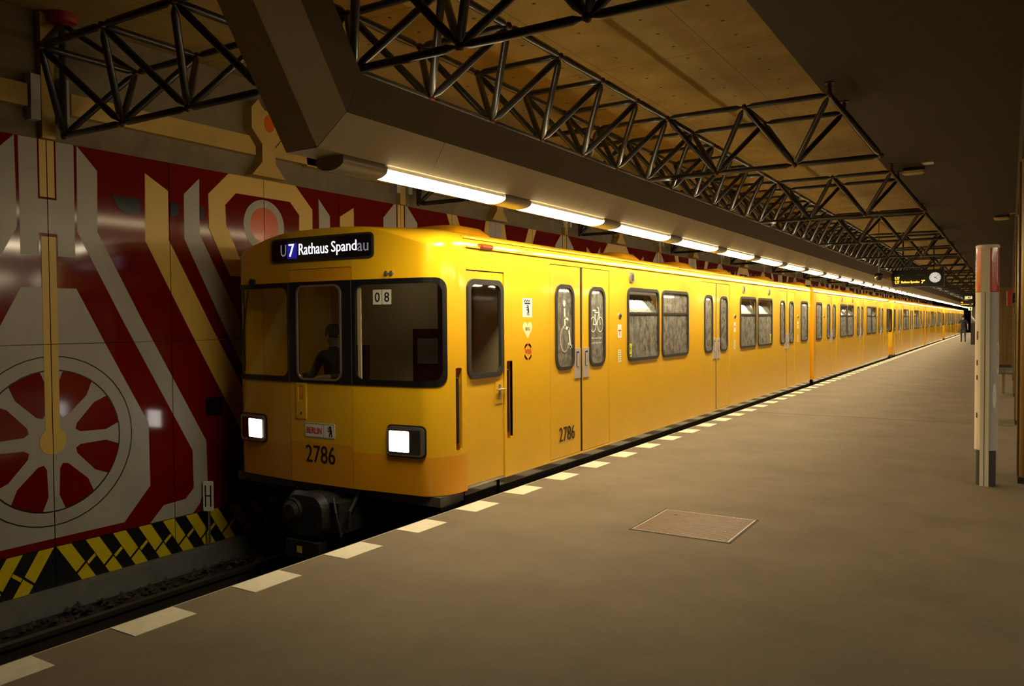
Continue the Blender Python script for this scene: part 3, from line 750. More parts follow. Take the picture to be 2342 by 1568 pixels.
    # passenger doors
    for c in DOORS:
        for sg in (-1, 1):
            a, b = (c-DH+.013, c-.032) if sg < 0 else (c+.032, c+DH-.013)
            w0, w1 = (c-.605, c-.20) if sg < 0 else (c+.20, c+.605)
            lf = plate('door_leaf', [(a, ZB+.025), (b, ZB+.025), (b, 2.188), (a, 2.188)], [rr(w0, 1.075, w1, 1.975, .12)], .025, pmap, YDOOR, car, d0=-.030)
            plate('window_gasket', rr(w0-.014, 1.061, w1+.014, 1.989, .134), [rr(w0+.026, 1.10, w1-.026, 1.95, .10)], .022, pmap, GASK, lf, d0=-.014)
            plate('pane', rr(w0+.02, 1.095, w1-.02, 1.955, .10), [], 0, pmap, FILM, lf, d0=-.010)
            g0, g1 = (c-.175, c-.04) if sg < 0 else (c+.04, c+.175)
            g = plate('grip_plate', [(g0, .955), (g1, .955), (g1, 1.29), (g0, 1.29)], [rr(g0+.03, 1.08, g1-.025, 1.255, .02, 3)], .010, pmap, GREYP, lf, d0=-.005)
            plate('grip_recess', [(g0+.02, 1.07), (g1-.02, 1.07), (g1-.02, 1.265), (g0+.02, 1.265)], [], .002, pmap, mat('grip_dark', (.10, .085, .08), .4), g, d0=-.004)
            m = MB(); m.tube(pmap((g0+g1)/2, 1.09, .008), pmap((g0+g1)/2, 1.235, .008), .013); m.build('grip_handle', GREYP, g)
        plate('door_seal', [(c-.030, ZB+.02), (c+.030, ZB+.02), (c+.030, 2.188), (c-.030, 2.188)], [], .014, pmap, BLK, car, d0=-.028)
        plate('door_backing_frame', [(c-DH-.02, ZB+.005), (c+DH+.02, ZB+.005), (c+DH+.02, 2.215), (c-DH-.02, 2.215)], [[(c-DH+.05, ZB+.06), (c+DH-.05, ZB+.06), (c+DH-.05, 2.15), (c-DH+.05, 2.15)]], .008, pmap, BLK, car, d0=-.042)  # black ring added behind the leaf edges, blocks light and darkens the gaps
    for w in WINS: window(car, w[0], w[1], w[2], pmap)
    for w in WINS: plate('window', rr(w[0]+.001, WZ0+.001, w[1]-.001, WZ1-.001, .08), [], 0, qmap, FILM, car, d0=-.015)
    # small fittings on the side
    for yv in (4.12, 8.0+1.2, 11.0):
        h = plate('speaker_fitting', rr(yv-.062, 2.075, yv+.062, 2.20, .03), [], .018, pmap, CHROME, car)
        plate('grille', rr(yv-.01, 2.095, yv+.05, 2.18, .025), [], .003, pmap, BLK, h, d0=.018)
    for c in DOORS:
        p = pmap(c+1.04, 1.65, 0); m = MB(); m.lathe([(.04, p[0]-.02), (.04, p[0]+.008), (.02, p[0]+.012)], (0, p[1], p[2]), n=14, axis='x'); b_ = m.build('door_button', CHROME, car, smooth=40)
        m = MB(); m.lathe([(.02, p[0]+.012), (.018, p[0]+.02)], (0, p[1], p[2]), n=12, axis='x'); m.build('button_cap', BLK, b_)
    m = MB(); m.loft([[(HWD-.02+o, y_, z_) for y_, z_ in rr(.66+k, 2.255+k, .86-k, 2.30-k, .008, 2)] for o, k in ((-.02, 0), (.045, 0), (.06, .012))]); tag(m.build('marker_lamp', mat('lamp_red', (.32, .045, .01), .25, coat=.6), car), 'small red marker lamp')
    # interior
    m = MB(); m.box(-1.29, 1.29, .1, LC-.05, .0, .085); m.build('car_floor', LINO, car)
    m = MB(); m.box(-1.28, 1.28, .5, LC-.05, 2.24, 2.26); m.build('car_ceiling', INT, car)
    for x in (-.62, .62):
        m = MB(); m.box(x-.06, x+.06, 1.9, LC-.3, 2.21, 2.24); m.build('interior_lamp', INTL, car)
    bk = plate('cab_back_wall', [(-1.28, .09), (1.28, .09), (1.28, 2.24), (-1.28, 2.24)], [], .04, lambda u, v, d: (u, 1.45+d, v), CABW, car)
    m = MB(); m.box(.30, .34, 1.40, 1.448, .1, 2.1); m.build('door_post', CABR, bk)
    m = MB(); m.box(-.05, .40, 1.415, 1.449, .1, 1.52); m.build('cabinet_front', CABR, bk)
    m = MB(); m.box(.02, .30, 1.405, 1.416, 1.15, 1.42); m.build('notice_frame', mat('notice', (.35, .33, .28), .5), bk)
    m = MB(); m.box(.62, .70, 1.42, 1.449, .1, 2.2); m.build('dark_post', BLK, bk)
    m = MB(); m.box(-1.08, 1.08, .14, .42, .80, 1.0); m.box(-1.1, 1.1, .2, .6, .3, .82); m.build('driver_desk', mat('desk_dark', (.03, .026, .022), .5), car)
    m = MB(); m.box(-.25, .25, .85, 1.0, 2.205, 2.239); m.build('cab_fill_glow', CABFILL, car)  # glowing panel added under the cab ceiling to lift the dark cab
    m = MB(); m.box(-.88, -.40, 1.05, 1.12, .75, 1.35); m.box(-.88, -.40, .7, 1.1, .62, .74); m.box(-.70, -.58, .85, .97, .09, .62); m.build('driver_seat', SEAT, car)
    m = MB(); m.box(.43, .468, .03, .045, 1.05, 1.95); m.build('window_post', mat('post_cream', (.62, .55, .36), .5), car)
    for y0, y1 in ((3.75, 6.55), (8.7, 11.5)):
        for sg in (-1, 1):
            m = MB(); a, b = sorted((sg*1.28, sg*.82)); m.box(a, b, y0, y1, .40, .50); a, b = sorted((sg*1.29, sg*1.20)); m.box(a, b, y0, y1, .5, 1.05)
            m.build('bench', SEAT, car)
    for yv in (2.0, 3.5, 6.8, 8.4, 11.8, 13.4):
        m = MB(); m.tube((.75, yv, .085), (.75, yv, 2.24), .017); m.build('pole', STEEL, car)
    # rear end, underframe, running gear
    m = MB(); m.box(-1.32, 1.32, LC-.04, LC-.001, ZB, 2.36); m.build('end_wall', ORA, car)
    m = MB(); m.box(-.5, .5, LC, LC+.2, .15, 2.1); m.build('gangway', BLK, car)
    m = MB(); m.box(-1.15, 1.15, .55, LC-.3, -.35, .0); m.box(-1.0, 1.0, 5.2, 9.6, -.56, -.3); m.build('underframe', UNDER, car)
    m = MB(); m.box(1.20, 1.318, 1.0, LC, -.12, ZB-.002); m.box(1.20, 1.30, .45, 1.0, -.12, .098); m.build('step_board', BLKG, car)
    m = MB(); m.box(-1.25, 1.25, .16, .5, -.05, .092); m.build('front_sill', UNDER, car)
    for yb in (2.6, LC-2.6):
        bg = MB(); bg.box(-.98, .98, yb-1.3, yb+1.3, -.45, -.36); bg.box(-1.0, -.85, yb-1.35, yb+1.35, -.52, -.30); bg.box(.85, 1.0, yb-1.35, yb+1.35, -.52, -.30); bo = bg.build('bogie', UNDER, car)
        for dy in (-.95, .95):
            wm = MB()
            for sg in (-1, 1): wm.lathe([(.36, sg*.715), (.36, sg*.83)], (0, yb+dy, -.358), n=24, axis='x'); wm.lathe([(.385, sg*.70), (.385, sg*.715)], (0, yb+dy, -.358), n=24, axis='x')
            wm.tube((-.8, yb+dy, -.358), (.8, yb+dy, -.358), .08); wm.build('wheelset', UNDER, bo)
    # automatic coupler
    cp = MB(); cp.loft([[(x, y_, z) for x, z in rr(-.26+k, -.36+k, .26-k, .06-k, .14, 4)] for y_, k in ((.30, .06), (-.12, .02), (-.18, 0), (-.24, .03))]); cpo = cp.build('coupler', CPL, car, smooth=40)
    m = MB(); m.lathe([(.115, -.27), (.12, -.24), (.115, -.23)], (-.13, 0, -.12), n=20, axis='y'); m.lathe([(.07, -.30), (.10, -.27)], (-.13, 0, -.12), n=20, axis='y'); m.build('coupler_cone', CPL, cpo, smooth=40)
    m = MB(); m.lathe([(.10, -.243), (.10, -.236)], (.10, 0, -.12), n=20, axis='y'); m.build('coupler_cup', BLK, cpo)
    m = MB(); m.box(-.22, .20, -.26, .1, -.54, -.38); m.box(-.15, .15, -.1, .35, -.5, -.3); m.build('contact_box', CPL, cpo)
    m = MB(); m.box(.24, .36, -.16, .2, -.3, -.02); m.path([(.30, -.17, .03), (.36, -.2, -.1), (.40, -.18, -.3), (.36, -.15, -.42)], .012); m.path([(.37, .1, .05), (.43, -.1, -.1), (.42, -.1, -.25)], .016); m.build('coupler_hose', CPL, cpo)
    m = MB(); m.box(-.07, -.01, -.262, -.26, -.49, -.43); m.build('yellow_mark', YPRINT, cpo)
    m = MB(); m.tube((0, .2, -.12), (0, 1.4, -.12), .09); m.build('drawbar', UNDER, cpo)
    return car
car1 = build_car()
car1['label'] = 'leading yellow metro car with lit destination display and headlights facing the platform end'
STEP = LC+.42
ORD = None
def at_car(n):
    # cars stand in pairs, cabs outward
    base = YF+(n//2)*(2*LC+.42+.76)
    return (base, 1) if n % 2 == 0 else (base+2*LC+.42, -1)
corner = None
labs = ['', 'second yellow metro car coupled behind the leading one', 'third yellow metro car, cab end toward the second car', 'yellow metro car fourth in the train', 'yellow metro car fifth in the train', 'last yellow metro car at the tunnel end of the platform']
cars = [car1]
for n in range(1, 6):
    c = copy_tree(car1); yb, sg = at_car(n); c.location = (XC, yb, 0); c.scale = (1, sg, 1); c['label'] = labs[n]; cars.append(c)
    if sg < 0:
        if corner is None: m = MB(); m.box(HWD-.02, HWD+.004, LC-.30, LC+.002, ZB-.01, ZS); corner = m.mesh('corner_post', ORA)
        link('corner_post', corner, c)
for c in cars: c['group'] = 'cars of the yellow train'

# ---- lettering and stickers of the leading car
def kid(root, nm, k=0): return [c for c in root.children if c.name.split('.')[0] == nm][k]
disp = kid(car1, 'destination_display')
plate('blue_square', [(-.405, 2.20), (-.275, 2.20), (-.275, 2.345), (-.405, 2.345)], [], 0, fmap, DISPB, disp, d0=.0155)
text('lettering', 'U', (-.50, 2.225, -.42, 2.335), fmap, DISPD, disp, .017)
text('lettering', '7', (-.385, 2.218, -.315, 2.338), fmap, DISPT, disp, .017, bold=.006)
text('lettering', 'Rathaus', (-.25, 2.23, .125, 2.335), fmap, DISPT, disp, .017, bold=.003)
text('lettering', 'Spand', (.165, 2.207, .465, 2.335), fmap, DISPT, disp, .017, bold=.003)
text('lettering', 'au', (.475, 2.23, .595, 2.302), fmap, DISPD, disp, .017, bold=.002)
fd = kid(car1, 'front_door')
text('fleet_number', '2786', (-.21, .287, .163, .450), fmap, BLACKP, fd, .002, bold=.006)
pl = plate('city_plate', [(-.217, .523), (.166, .523), (.166, .66), (-.217, .66)], [], .003, fmap, WHITE, fd)
text('lettering', 'BERLIN', (-.192, .562, .0, .618), fmap, REDP, pl, .005, bold=.004)
def bear(parent, u, v, h, mp, d):
    P = [(.30, 0), (.40, .02), (.42, .16), (.50, .30), (.58, .16), (.55, .0), (.72, .0), (.72, .06), (.68, .20), (.70, .40), (.66, .62), (.62, .78), (.60, .92), (.50, 1.0), (.40, .97), (.27, .93), (.27, .88), (.40, .84), (.40, .78), (.18, .80), (.10, .74), (.22, .70), (.40, .68), (.40, .58), (.20, .58), (.12, .50), (.24, .48), (.40, .48), (.40, .34), (.30, .18)]
    m = MB(); flat(m, [(u+(p[0]-.4)*h, v+p[1]*h) for p in P], mp, d); return m.build('bear_emblem', BLACKP, parent)
bear(pl, .105, .541, .10, fmap, .005)
m = MB()
ribbon(m, [(.028, .53), (.028, .653)], .003, fmap, .005)
for a, b in (((-.21, .53), (.16, .53)), ((.16, .53), (.16, .653)), ((.16, .653), (-.21, .653)), ((-.21, .653), (-.21, .53))): ribbon(m, [a, b], .003, fmap, .005)
m.build('border_line', BLACKP, pl)
for k, (ch, u) in enumerate((('0', .612), ('8', .714))):
    cdm = plate('number_card', [(u, 1.752), (u+.096, 1.752), (u+.096, 1.883), (u, 1.883)], [], .002, fmap, WHITE, car1, d0=-.022)
    text('digit', ch, (u+.022, 1.775, u+.074, 1.86), fmap, BLACKP, cdm, -.018, bold=.003)
lf = kid(car1, 'door_leaf', 0); lf2 = kid(car1, 'door_leaf', 1)
text('fleet_number', '2786', (2.18, .29, 2.54, .445), pmap, BLACKP, lf, .0, bold=.006)
m = MB(); U, V, S = 2.32, 1.27, .46       # wheelchair on the first door pane
w_ = lambda u, v: (U+u*S*.62, V+v*S)
flat(m, circ(*w_(.0, 1.12), .030, .035, n=16), pmap, -.006)
ribbon(m, [w_(.02, .98), w_(.05, .55), w_(.36, .52), w_(.50, .08), w_(.60, .10)], .034, pmap, -.006); ribbon(m, [w_(.04, .78), w_(.30, .74)], .026, pmap, -.006)
ribbon(m, [(U+.02*S+.27*S*.62*1.25*math.cos(math.radians(a)), V+.28*S+.30*S*math.sin(math.radians(a))) for a in range(105, 340, 13)], .022, pmap, -.006)
tag(m.build('wheelchair_symbol', WHITE, lf), 'white wheelchair symbol')
m = MB(); U, V = 3.125, 1.55                # bicycle on the second
for du in (-.095, .095):
    ribbon(m, [(U+du+.075*math.cos(math.radians(a)), V+.085*math.sin(math.radians(a))) for a in range(0, 370, 20)], .012, pmap, -.006)
ribbon(m, [(U-.095, V), (U-.04, V+.14), (U+.06, V+.14), (U, V), (U-.095, V)], .014, pmap, -.006); ribbon(m, [(U-.055, V+.16), (U, V)], .014, pmap, -.006)
ribbon(m, [(U+.095, V), (U+.05, V+.19), (U+.02, V+.20)], .014, pmap, -.006); ribbon(m, [(U-.10, V+.165), (U-.02, V+.165)], .016, pmap, -.006)
tag(m.build('bicycle_symbol', WHITE, lf2), 'white bicycle symbol')
text('lettering', 'Nicht, wenn Wagen', (2.985, 1.375, 3.265, 1.405), pmap, WHITE, lf2, -.006)
text('lettering', 'an der Spitze f\u00e4hrt', (2.995, 1.32, 3.255, 1.35), pmap, WHITE, lf2, -.006)
st = plate('bear_sticker', [(1.43, 1.635), (1.615, 1.635), (1.615, 1.825), (1.43, 1.825)], [], .001, pmap, WHITE, car1)
bear(st, 1.525, 1.652, .105, pmap, .002)
m = MB()
for k in range(3): ribbon(m, [(1.465+.04*k, 1.79), (1.485+.04*k, 1.805)], .016, pmap, .002)
ribbon(m, [(1.47, 1.772), (1.575, 1.772)], .014, pmap, .002); m.build('sticker_print', BLACKP, st)
hp = []
for i in range(36):
    t = 2*math.pi*i/36; hp.append((1.525+.0058*16*math.sin(t)**3, 1.515+.0060*(13*math.cos(t)-5*math.cos(2*t)-2*math.cos(3*t)-math.cos(4*t))))
hs = plate('heart_sticker', hp, [], .001, pmap, CREAM, car1)
text('lettering', 'BVG', (1.485, 1.50, 1.567, 1.535), pmap, BLACKP, hs, .002, bold=.002)
m = MB()
for a0, a1 in ((35, 80), (100, 150), (205, 260), (285, 330)):
    ribbon(m, [(1.53+.072*math.cos(math.radians(a0+(a1-a0)*i/6)), 1.29+.075*math.sin(math.radians(a0+(a1-a0)*i/6))) for i in range(7)], .02, pmap, .002)
vb = m.build('ring_emblem', REDP, car1); text('lettering', 'VBB', (1.468, 1.268, 1.592, 1.315), pmap, REDP, vb, .002, bold=.004)
for c in DOORS:
    s_ = plate('notice_sticker', [(c+.98, 1.38), (c+1.09, 1.38), (c+1.09, 1.545), (c+.98, 1.545)], [], .001, pmap, WHITE, car1)
    m = MB(); ribbon(m, [(c+1.0, 1.47), (c+1.07, 1.47)], .02, pmap, .002); ribbon(m, [(c+1.035, 1.45), (c+1.035, 1.41)], .014, pmap, .002); m.build('sticker_print', REDP, s_)
    s_ = plate('notice_sticker', [(c+.985, 1.08), (c+1.08, 1.08), (c+1.08, 1.235), (c+.985, 1.235)], [], .001, pmap, CREAM, car1)
    m = MB()
    for k in range(5): ribbon(m, [(c+1.0, 1.215-.027*k), (c+1.065, 1.215-.027*k)], .006, pmap, .002)
    m.build('sticker_print', mat('grey_print', (.2, .18, .14), .6), s_)
for y0, k in ((4.05, 0), (11.12, 3)):
    w = kid(car1, 'window', k); s_ = plate('camera_sticker', [(y0, 1.13), (y0+.10, 1.13), (y0+.10, 1.30), (y0, 1.30)], [], .001, pmap, YPRINT, w, d0=-.004)
    m = MB(); ribbon(m, [(y0+.05+.03*math.cos(t), 1.235+.035*math.sin(t)) for t in (6.283*i/12 for i in range(13))], .006, pmap, -.002); flat(m, circ(y0+.05, 1.235, .014, n=10), pmap, -.002); ribbon(m, [(y0+.02, 1.155), (y0+.08, 1.155)], .014, pmap, -.002); m.build('sticker_print', BLACKP, w)

# ------------------------------------------------------------------ people
def skin_person(name, joints, edges, root, regions, parent=None, hair=None):
    me = bpy.data.meshes.new(name); keys = list(joints)
    me.from_pydata([joints[k][0] for k in keys], [(keys.index(a), keys.index(b)) for a, b in edges], [])
    o = bpy.data.objects.new(name, me); COL.objects.link(o)
    o.modifiers.new('skin', 'SKIN'); sub = o.modifiers.new('sub', 'SUBSURF'); sub.levels = 2; sub.render_levels = 2
    sv = me.skin_vertices[0].data
    for i, k in enumerate(keys):
        r = joints[k][1]; sv[i].radius = r if isinstance(r, tuple) else (r, r); sv[i].use_root = (k == root)
    dg = bpy.context.evaluated_depsgraph_get(); out = bpy.data.meshes.new_from_object(o.evaluated_get(dg))
    bpy.data.objects.remove(o); bpy.data.meshes.remove(me)
    out.materials.clear(); mats = []
    for p in out.polygons:
        mt = regions(p.center)
        if mt not in mats: mats.append(mt); out.materials.append(mt)
        p.material_index = mats.index(mt); p.use_smooth = True
    return link(name, out, parent)
SKIN = mat('skin', (.42, .22, .13), .6); HAIR = mat('dark_hair', (.02, .014, .010), .7)
SHIRT = mat('navy_shirt', (.018, .022, .035), .9); JEANS = mat('blue_jeans', (.035, .05, .085), .9); SHOE = mat('dark_shoe', (.03, .03, .03), .6)
def head_bits(o, c, s=1., back=False):
    m = MB(); x, y, z = c
    m.lathe([(.004, .118), (.055, .108), (.085, .075), (.092, .03), (.088, -.01), (.075, -.03)], (x, y+.014*s, z), n=16); m.build('hair', HAIR, o, smooth=60)
    for e in (-1, 1):
        m = MB(); m.lathe([(.004, -.012), (.018, -.006), (.018, .006), (.004, .012)], (x+e*.078, y, z-.01), n=10, axis='x'); m.build('ear', SKIN, o, smooth=60)
        m = MB(); m.lathe([(.003, -.006), (.011, 0), (.003, .006)], (x+e*.032, y-.083*s, z+.005), n=8, axis='y'); m.build('eye', BLACKP, o)
    m = MB(); m.loft([[(x-.010, y-.08*s, z+.01), (x+.010, y-.08*s, z+.01), (x, y-.088*s, z+.012)], [(x-.017, y-.08*s, z-.035), (x+.017, y-.08*s, z-.035), (x, y-.108*s, z-.030)]]); m.build('nose', SKIN, o)
    m = MB(); m.box(x-.024, x+.024, y-.087*s, y-.078*s, z-.062, z-.054); m.build('mouth', mat('lips', (.25, .08, .06), .5), o)
# walking man seen from behind
J = dict(pel=((0, 0, .93), (.15, .10)), waist=((0, 0, 1.08), (.14, .10)), chest=((0, .01, 1.30), (.17, .115)), neck0=((0, .01, 1.46), .065), neck=((0, .0, 1.53), .052), head=((0, .01, 1.62), (.078, .092)), top=((0, .0, 1.70), (.062, .075)),
    shL=((-.19, .0, 1.42), .062), elL=((-.25, -.05, 1.15), .042), wrL=((-.26, .02, .92), .028), haL=((-.262, .03, .84), (.02, .035)), fiL=((-.258, .045, .76), .012), thL=((-.235, .06, .85), .010),
    shR=((.19, .0, 1.42), .062), elR=((.25, -.08, 1.16), .042), wrR=((.26, -.06, .93), .028), haR=((.262, -.05, .85), (.02, .035)), fiR=((.258, -.035, .77), .012), thR=((.235, -.02, .86), .010),
    hipL=((-.10, .02, .86), .088), knL=((-.10, .14, .50), .060), anL=((-.10, .05, .10), .042), toL=((-.10, .22, .04), .035),
    hipR=((.10, .0, .86), .088), knR=((.10, .04, .49), .060), anR=((.11, -.22, .14), .042), toR=((.11, -.10, .035), .035))
E_ = [('pel', 'waist'), ('waist', 'chest'), ('chest', 'neck0'), ('neck0', 'neck'), ('neck', 'head'), ('head', 'top')]
for s in 'LR': E_ += [('chest', 'sh'+s), ('sh'+s, 'el'+s), ('el'+s, 'wr'+s), ('wr'+s, 'ha'+s), ('ha'+s, 'fi'+s), ('ha'+s, 'th'+s), ('pel', 'hip'+s), ('hip'+s, 'kn'+s), ('kn'+s, 'an'+s), ('an'+s, 'to'+s)]
def reg(c):
    if c.z < .10: return SHOE
    if abs(c.x) > .19 and c.z < 1.20: return SKIN
    if c.z < .96: return JEANS
    if c.z < 1.49: return SHIRT
    return SKIN
pm_ = thing('person', 'person in dark shirt and blue jeans walking away along the platform', 'person', (-2.55, 60, 0), rz=math.radians(5))
body = skin_person('body', J, E_, 'pel', reg, pm_)
head_bits(body, (0, .0, 1.64), -1.)
# driver in the cab
dx, dy = -.66, .90
D = dict(pel=((dx, dy, .80), (.15, .11)), waist=((dx, dy, .95), (.15, .11)), chest=((dx, dy-.03, 1.16), (.18, .12)), neck0=((dx, dy-.03, 1.30), .065), neck=((dx, dy-.04, 1.36), .052), head=((dx, dy-.055, 1.45), (.078, .092)), top=((dx, dy-.05, 1.53), (.062, .075)),
    shL=((dx-.19, dy-.03, 1.26), .06), elL=((dx-.25, dy-.12, 1.03), .042), wrL=((dx-.2, dy-.34, 1.04), .028), haL=((dx-.18, dy-.42, 1.045), (.032, .02)), fiL=((dx-.17, dy-.49, 1.04), .011), thL=((dx-.13, dy-.42, 1.05), .010),
    shR=((dx+.19, dy-.03, 1.26), .06), elR=((dx+.25, dy-.12, 1.03), .042), wrR=((dx+.2, dy-.34, 1.04), .028), haR=((dx+.18, dy-.42, 1.045), (.032, .02)), fiR=((dx+.17, dy-.49, 1.04), .011), thR=((dx+.13, dy-.42, 1.05), .010),
    hipL=((dx-.10, dy-.05, .80), .085), knL=((dx-.11, dy-.36, .72), .06), anL=((dx-.11, dy-.33, .20), .042), toL=((dx-.11, dy-.43, .13), .033),
    hipR=((dx+.10, dy-.05, .80), .085), knR=((dx+.11, dy-.36, .72), .06), anR=((dx+.11, dy-.33, .20), .042), toR=((dx+.11, dy-.43, .13), .033))
def reg2(c):
    if c.z > 1.335 or (c.y < dy-.33 and 1.0 < c.z < 1.1): return SKIN
    return SHIRT if c.z > .85 else JEANS
dr = thing('person', 'person in dark clothes seated at the controls inside the cab', 'person', (XC, YF, 0))
body = skin_person('body', D, E_, 'pel', reg2, dr); head_bits(body, (dx, dy-.06, 1.465))

# ------------------------------------------------------------------ things on the platform
# floor hatch
t = thing('floor_hatch', 'square ribbed metal hatch cover set in the platform floor', 'hatch', (-2.07, 6.045, 0))
m = MB(); m.box(-.375, .375, -.37, .37, -.01, .004); m.build('cover', HATCH, t)
m = MB()
for k in range(-26, 27):
    a = k*.028; pts = []
    c = clip([(a-.4-.005, -.4), (a-.4+.005, -.4), (a+.4+.005, .4), (a+.4-.005, .4)], (-.36, -.355), (.36, .355))
    if len(c) > 2: m.loft([[(p[0], p[1], .0035) for p in c], [(p[0], p[1], .0065) for p in c]])
m.build('rib_pattern', HATCH, t)
for x, y_ in ((-.24, .22), (.27, -.12)):
    m = MB(); m.lathe([(.016, .004), (.016, .0075)], (x, y_, 0), n=12); m.build('lift_hole', BLK, t)
m = MB()
for a, b, c, d in ((-.39, .39, -.39, -.377), (-.39, .39, .377, .39), (-.39, -.382, -.39, .39), (.382, .39, -.39, .39)): m.box(a, b, c, d, -.01, .003)
m.build('rim', mat('hatch_rim', (.05, .04, .03), .7), t)

# information and emergency call column
t = thing('info_column', 'slim white emergency call column with red top and white arcs', 'call column', (-.18, 8.90, 0), rz=math.radians(-8))
SH = mat('column_cream', (.78, .72, .56), .45, var=.06); SHG = mat('column_grey', (.50, .48, .48), .45); CR = mat('column_red', (.60, .045, .012), .25, coat=.4); CO = mat('column_orange', (.62, .10, .012), .25, coat=.4)
R_ = .098
def shell(name, a0, a1, z0, z1, r, mt, d=.012):
    m = MB(); n = 14; o = [(r*math.cos(math.radians(a0+(a1-a0)*i/n)), r*math.sin(math.radians(a0+(a1-a0)*i/n))) for i in range(n+1)]
    inn = [(p[0]*(r-d)/r, p[1]*(r-d)/r) for p in o[::-1]]; q = o+inn
    m.loft([[(p[0], p[1], z0) for p in q], [(p[0], p[1], z1) for p in q]]); return m.build(name, mt, t, smooth=40)
m = MB(); m.lathe([(.083, 0), (.083, 2.26)], n=24); m.build('core', mat('column_dark', (.05, .048, .045), .5), t, smooth=40)
shell('side_shell', 108, 250, .34, 1.84, R_, SH); shell('side_shell', -70, 72, .34, 1.84, R_, SHG)
shell('red_shell', 108, 250, 1.845, 2.255, R_, CR); shell('red_shell', -70, 72, 1.845, 2.255, R_, CR)
m = MB(); m.box(-.036, .036, -R_-.006, -.07, 0, 2.255); m.build('front_strip', SH, t)
m = MB(); m.box(-.003, .003, -R_-.0075, -R_-.004, 0, 1.84); m.build('strip_groove', mat('groove', (.12, .11, .09), .6), t)
m = MB(); m.lathe([(R_+.002, 2.255), (R_+.002, 2.282), (R_-.01, 2.29)], n=28); m.build('cap', SH, t, smooth=30)
def cyl_map(a, z, d): return ((R_+d)*math.cos(math.radians(a)), (R_+d)*math.sin(math.radians(a)), z)
for ac, sg in ((-50, 1), (230, -1)):
    m = MB()
    for k in range(3):
        pts = [(ac+sg*(26-(11-3*k)*(math.sin(math.pi*i/14)**.7)-5*k+6), 2.07+(.17-.02*k)*math.cos(math.pi*i/14)) for i in range(15)]
        for a, b in zip(pts[:-1], pts[1:]):
            w = 1.7; m.add([cyl_map(a[0]-w, a[1], .002), cyl_map(a[0]+w, a[1], .002), cyl_map(b[0]+w, b[1], .002), cyl_map(b[0]-w, b[1], .002)], [(0, 1, 2, 3)])
    tag(m.build('arc_mark', WHITE, t), 'white concentric arcs')
for z, h in ((1.43, .08), (1.17, .05), (1.03, .045), (.67, .05)):
    m = MB(); m.add([cyl_map(222, z-h/2, .002), cyl_map(232, z-h/2, .002), cyl_map(232, z+h/2, .002), cyl_map(222, z+h/2, .002)], [(0, 1, 2, 3)]); m.build('button_field', mat('brown_print', (.07, .035, .02), .5), t)
m = MB()
for z0, z1, a0, a1 in ((1.06, 1.38, -32, 5), (.74, .98, -52, -28)):
    for i in range(12):
        v0, v1 = z0+(z1-z0)*i/12, z0+(z1-z0)*(i+1)/12; f = lambda v: math.sqrt(max(0, 1-((v-(z0+z1)/2)/((z1-z0)/2))**2)); c = (a0+a1)/2; h = (a1-a0)/2
        m.add([cyl_map(c-h*f(v0), v0, .002), cyl_map(c+h*f(v0), v0, .002), cyl_map(c+h*f(v1), v1, .002), cyl_map(c-h*f(v1), v1, .002)], [(0, 1, 2, 3)])
tag(m.build('info_letter', WHITE, t), 'large white letter fragment')

# bronze clad columns along the platform centre
def column_mesh():
    m = MB(); pts = []
    for cx_, cy_, a0 in ((.24, -.24, -90), (.24, .24, 0), (-.24, .24, 90), (-.24, -.24, 180)):
        for i in range(5): a = math.radians(a0+22.5*i); pts.append((cx_+.09*math.cos(a), cy_+.09*math.sin(a)))
    m.loft([[(x, y_, .0) for x, y_ in pts], [(x, y_, 3.12) for x, y_ in pts]]); return m.mesh('shaft', COLM, smooth=30)
cm = column_mesh()
rm = MB()
for k in range(-3, 4): rm.box(-.345, -.329, k*.075-.012, k*.075+.012, .05, 3.1); rm.box(k*.075-.012, k*.075+.012, -.345, -.329, .05, 3.1)
rm = rm.mesh('rib_cladding', COLM)
bm_ = MB(); bm_.box(-.34, .34, -.34, .34, 0, .06); bm_ = bm_.mesh('plinth', mat('plinth_dark', (.03, .025, .02), .6))
for i in range(16):
    t = thing('platform_column', ('bronze ribbed column right behind the emergency call column', 'second bronze ribbed column beyond the emergency call column', 'bronze ribbed column carrying the red box and timetable plates')[i] if i < 3 else 'bronze ribbed column in the row beyond the mesh bench', 'column', (.42, 9.45+4.98*i, 0), 'bronze platform columns')
    link('shaft', cm, t); link('rib_cladding', rm, t); link('plinth', bm_, t)
# red box on a column, framed notices, benches
t = thing('red_box', 'small red box hung high on a bronze column with a dangling strap', 'box', (.0, 19.0, 1.84))
m = MB(); m.loft([[(x, y_, z) for x, y_ in rr(-.055-k, -.07, .055+k, .07, .015, 2)] for z, k in ((0, -.01), (.28, .0), (.30, -.02))]); m.build('case', mat('box_red', (.30, .025, .015), .4), t)
m = MB(); m.path([(-.02, -.03, 0), (-.035, -.03, -.05), (-.05, -.03, -.07)], .006); m.build('strap', BLK, t)
m = MB(); m.box(.05, .10, -.04, .04, .05, .25); m.build('bracket', BLK, t)
t = thing('bench', 'grey metal mesh bench standing beside a bronze column', 'bench', (-.10, 20.6, 0))
sm = None
for k in range(9):
    m = MB(); m.box(-.18+.045*k-.016, -.18+.045*k+.016, -1.0, 1.0, .43, .45); m.build('slat', mat('bench_metal', (.22, .24, .26), .35, metal=.7), t)
for y_ in (-.7, .7):
    m = MB(); m.box(-.19, .20, y_-.025, y_+.025, .40, .43); m.box(-.02, .03, y_-.025, y_+.025, 0, .41); m.build('leg', CHROME, t)
for k in range(2):
    m = MB(); m.box(.20, .215, -1, 1, .55+.12*k, .63+.12*k); m.build('back_slat', MATS['bench_metal'], t)
t = thing('notice_frame', 'low dark framed notice board standing beyond the mesh bench', 'notice board', (-.30, 27.0, 0))
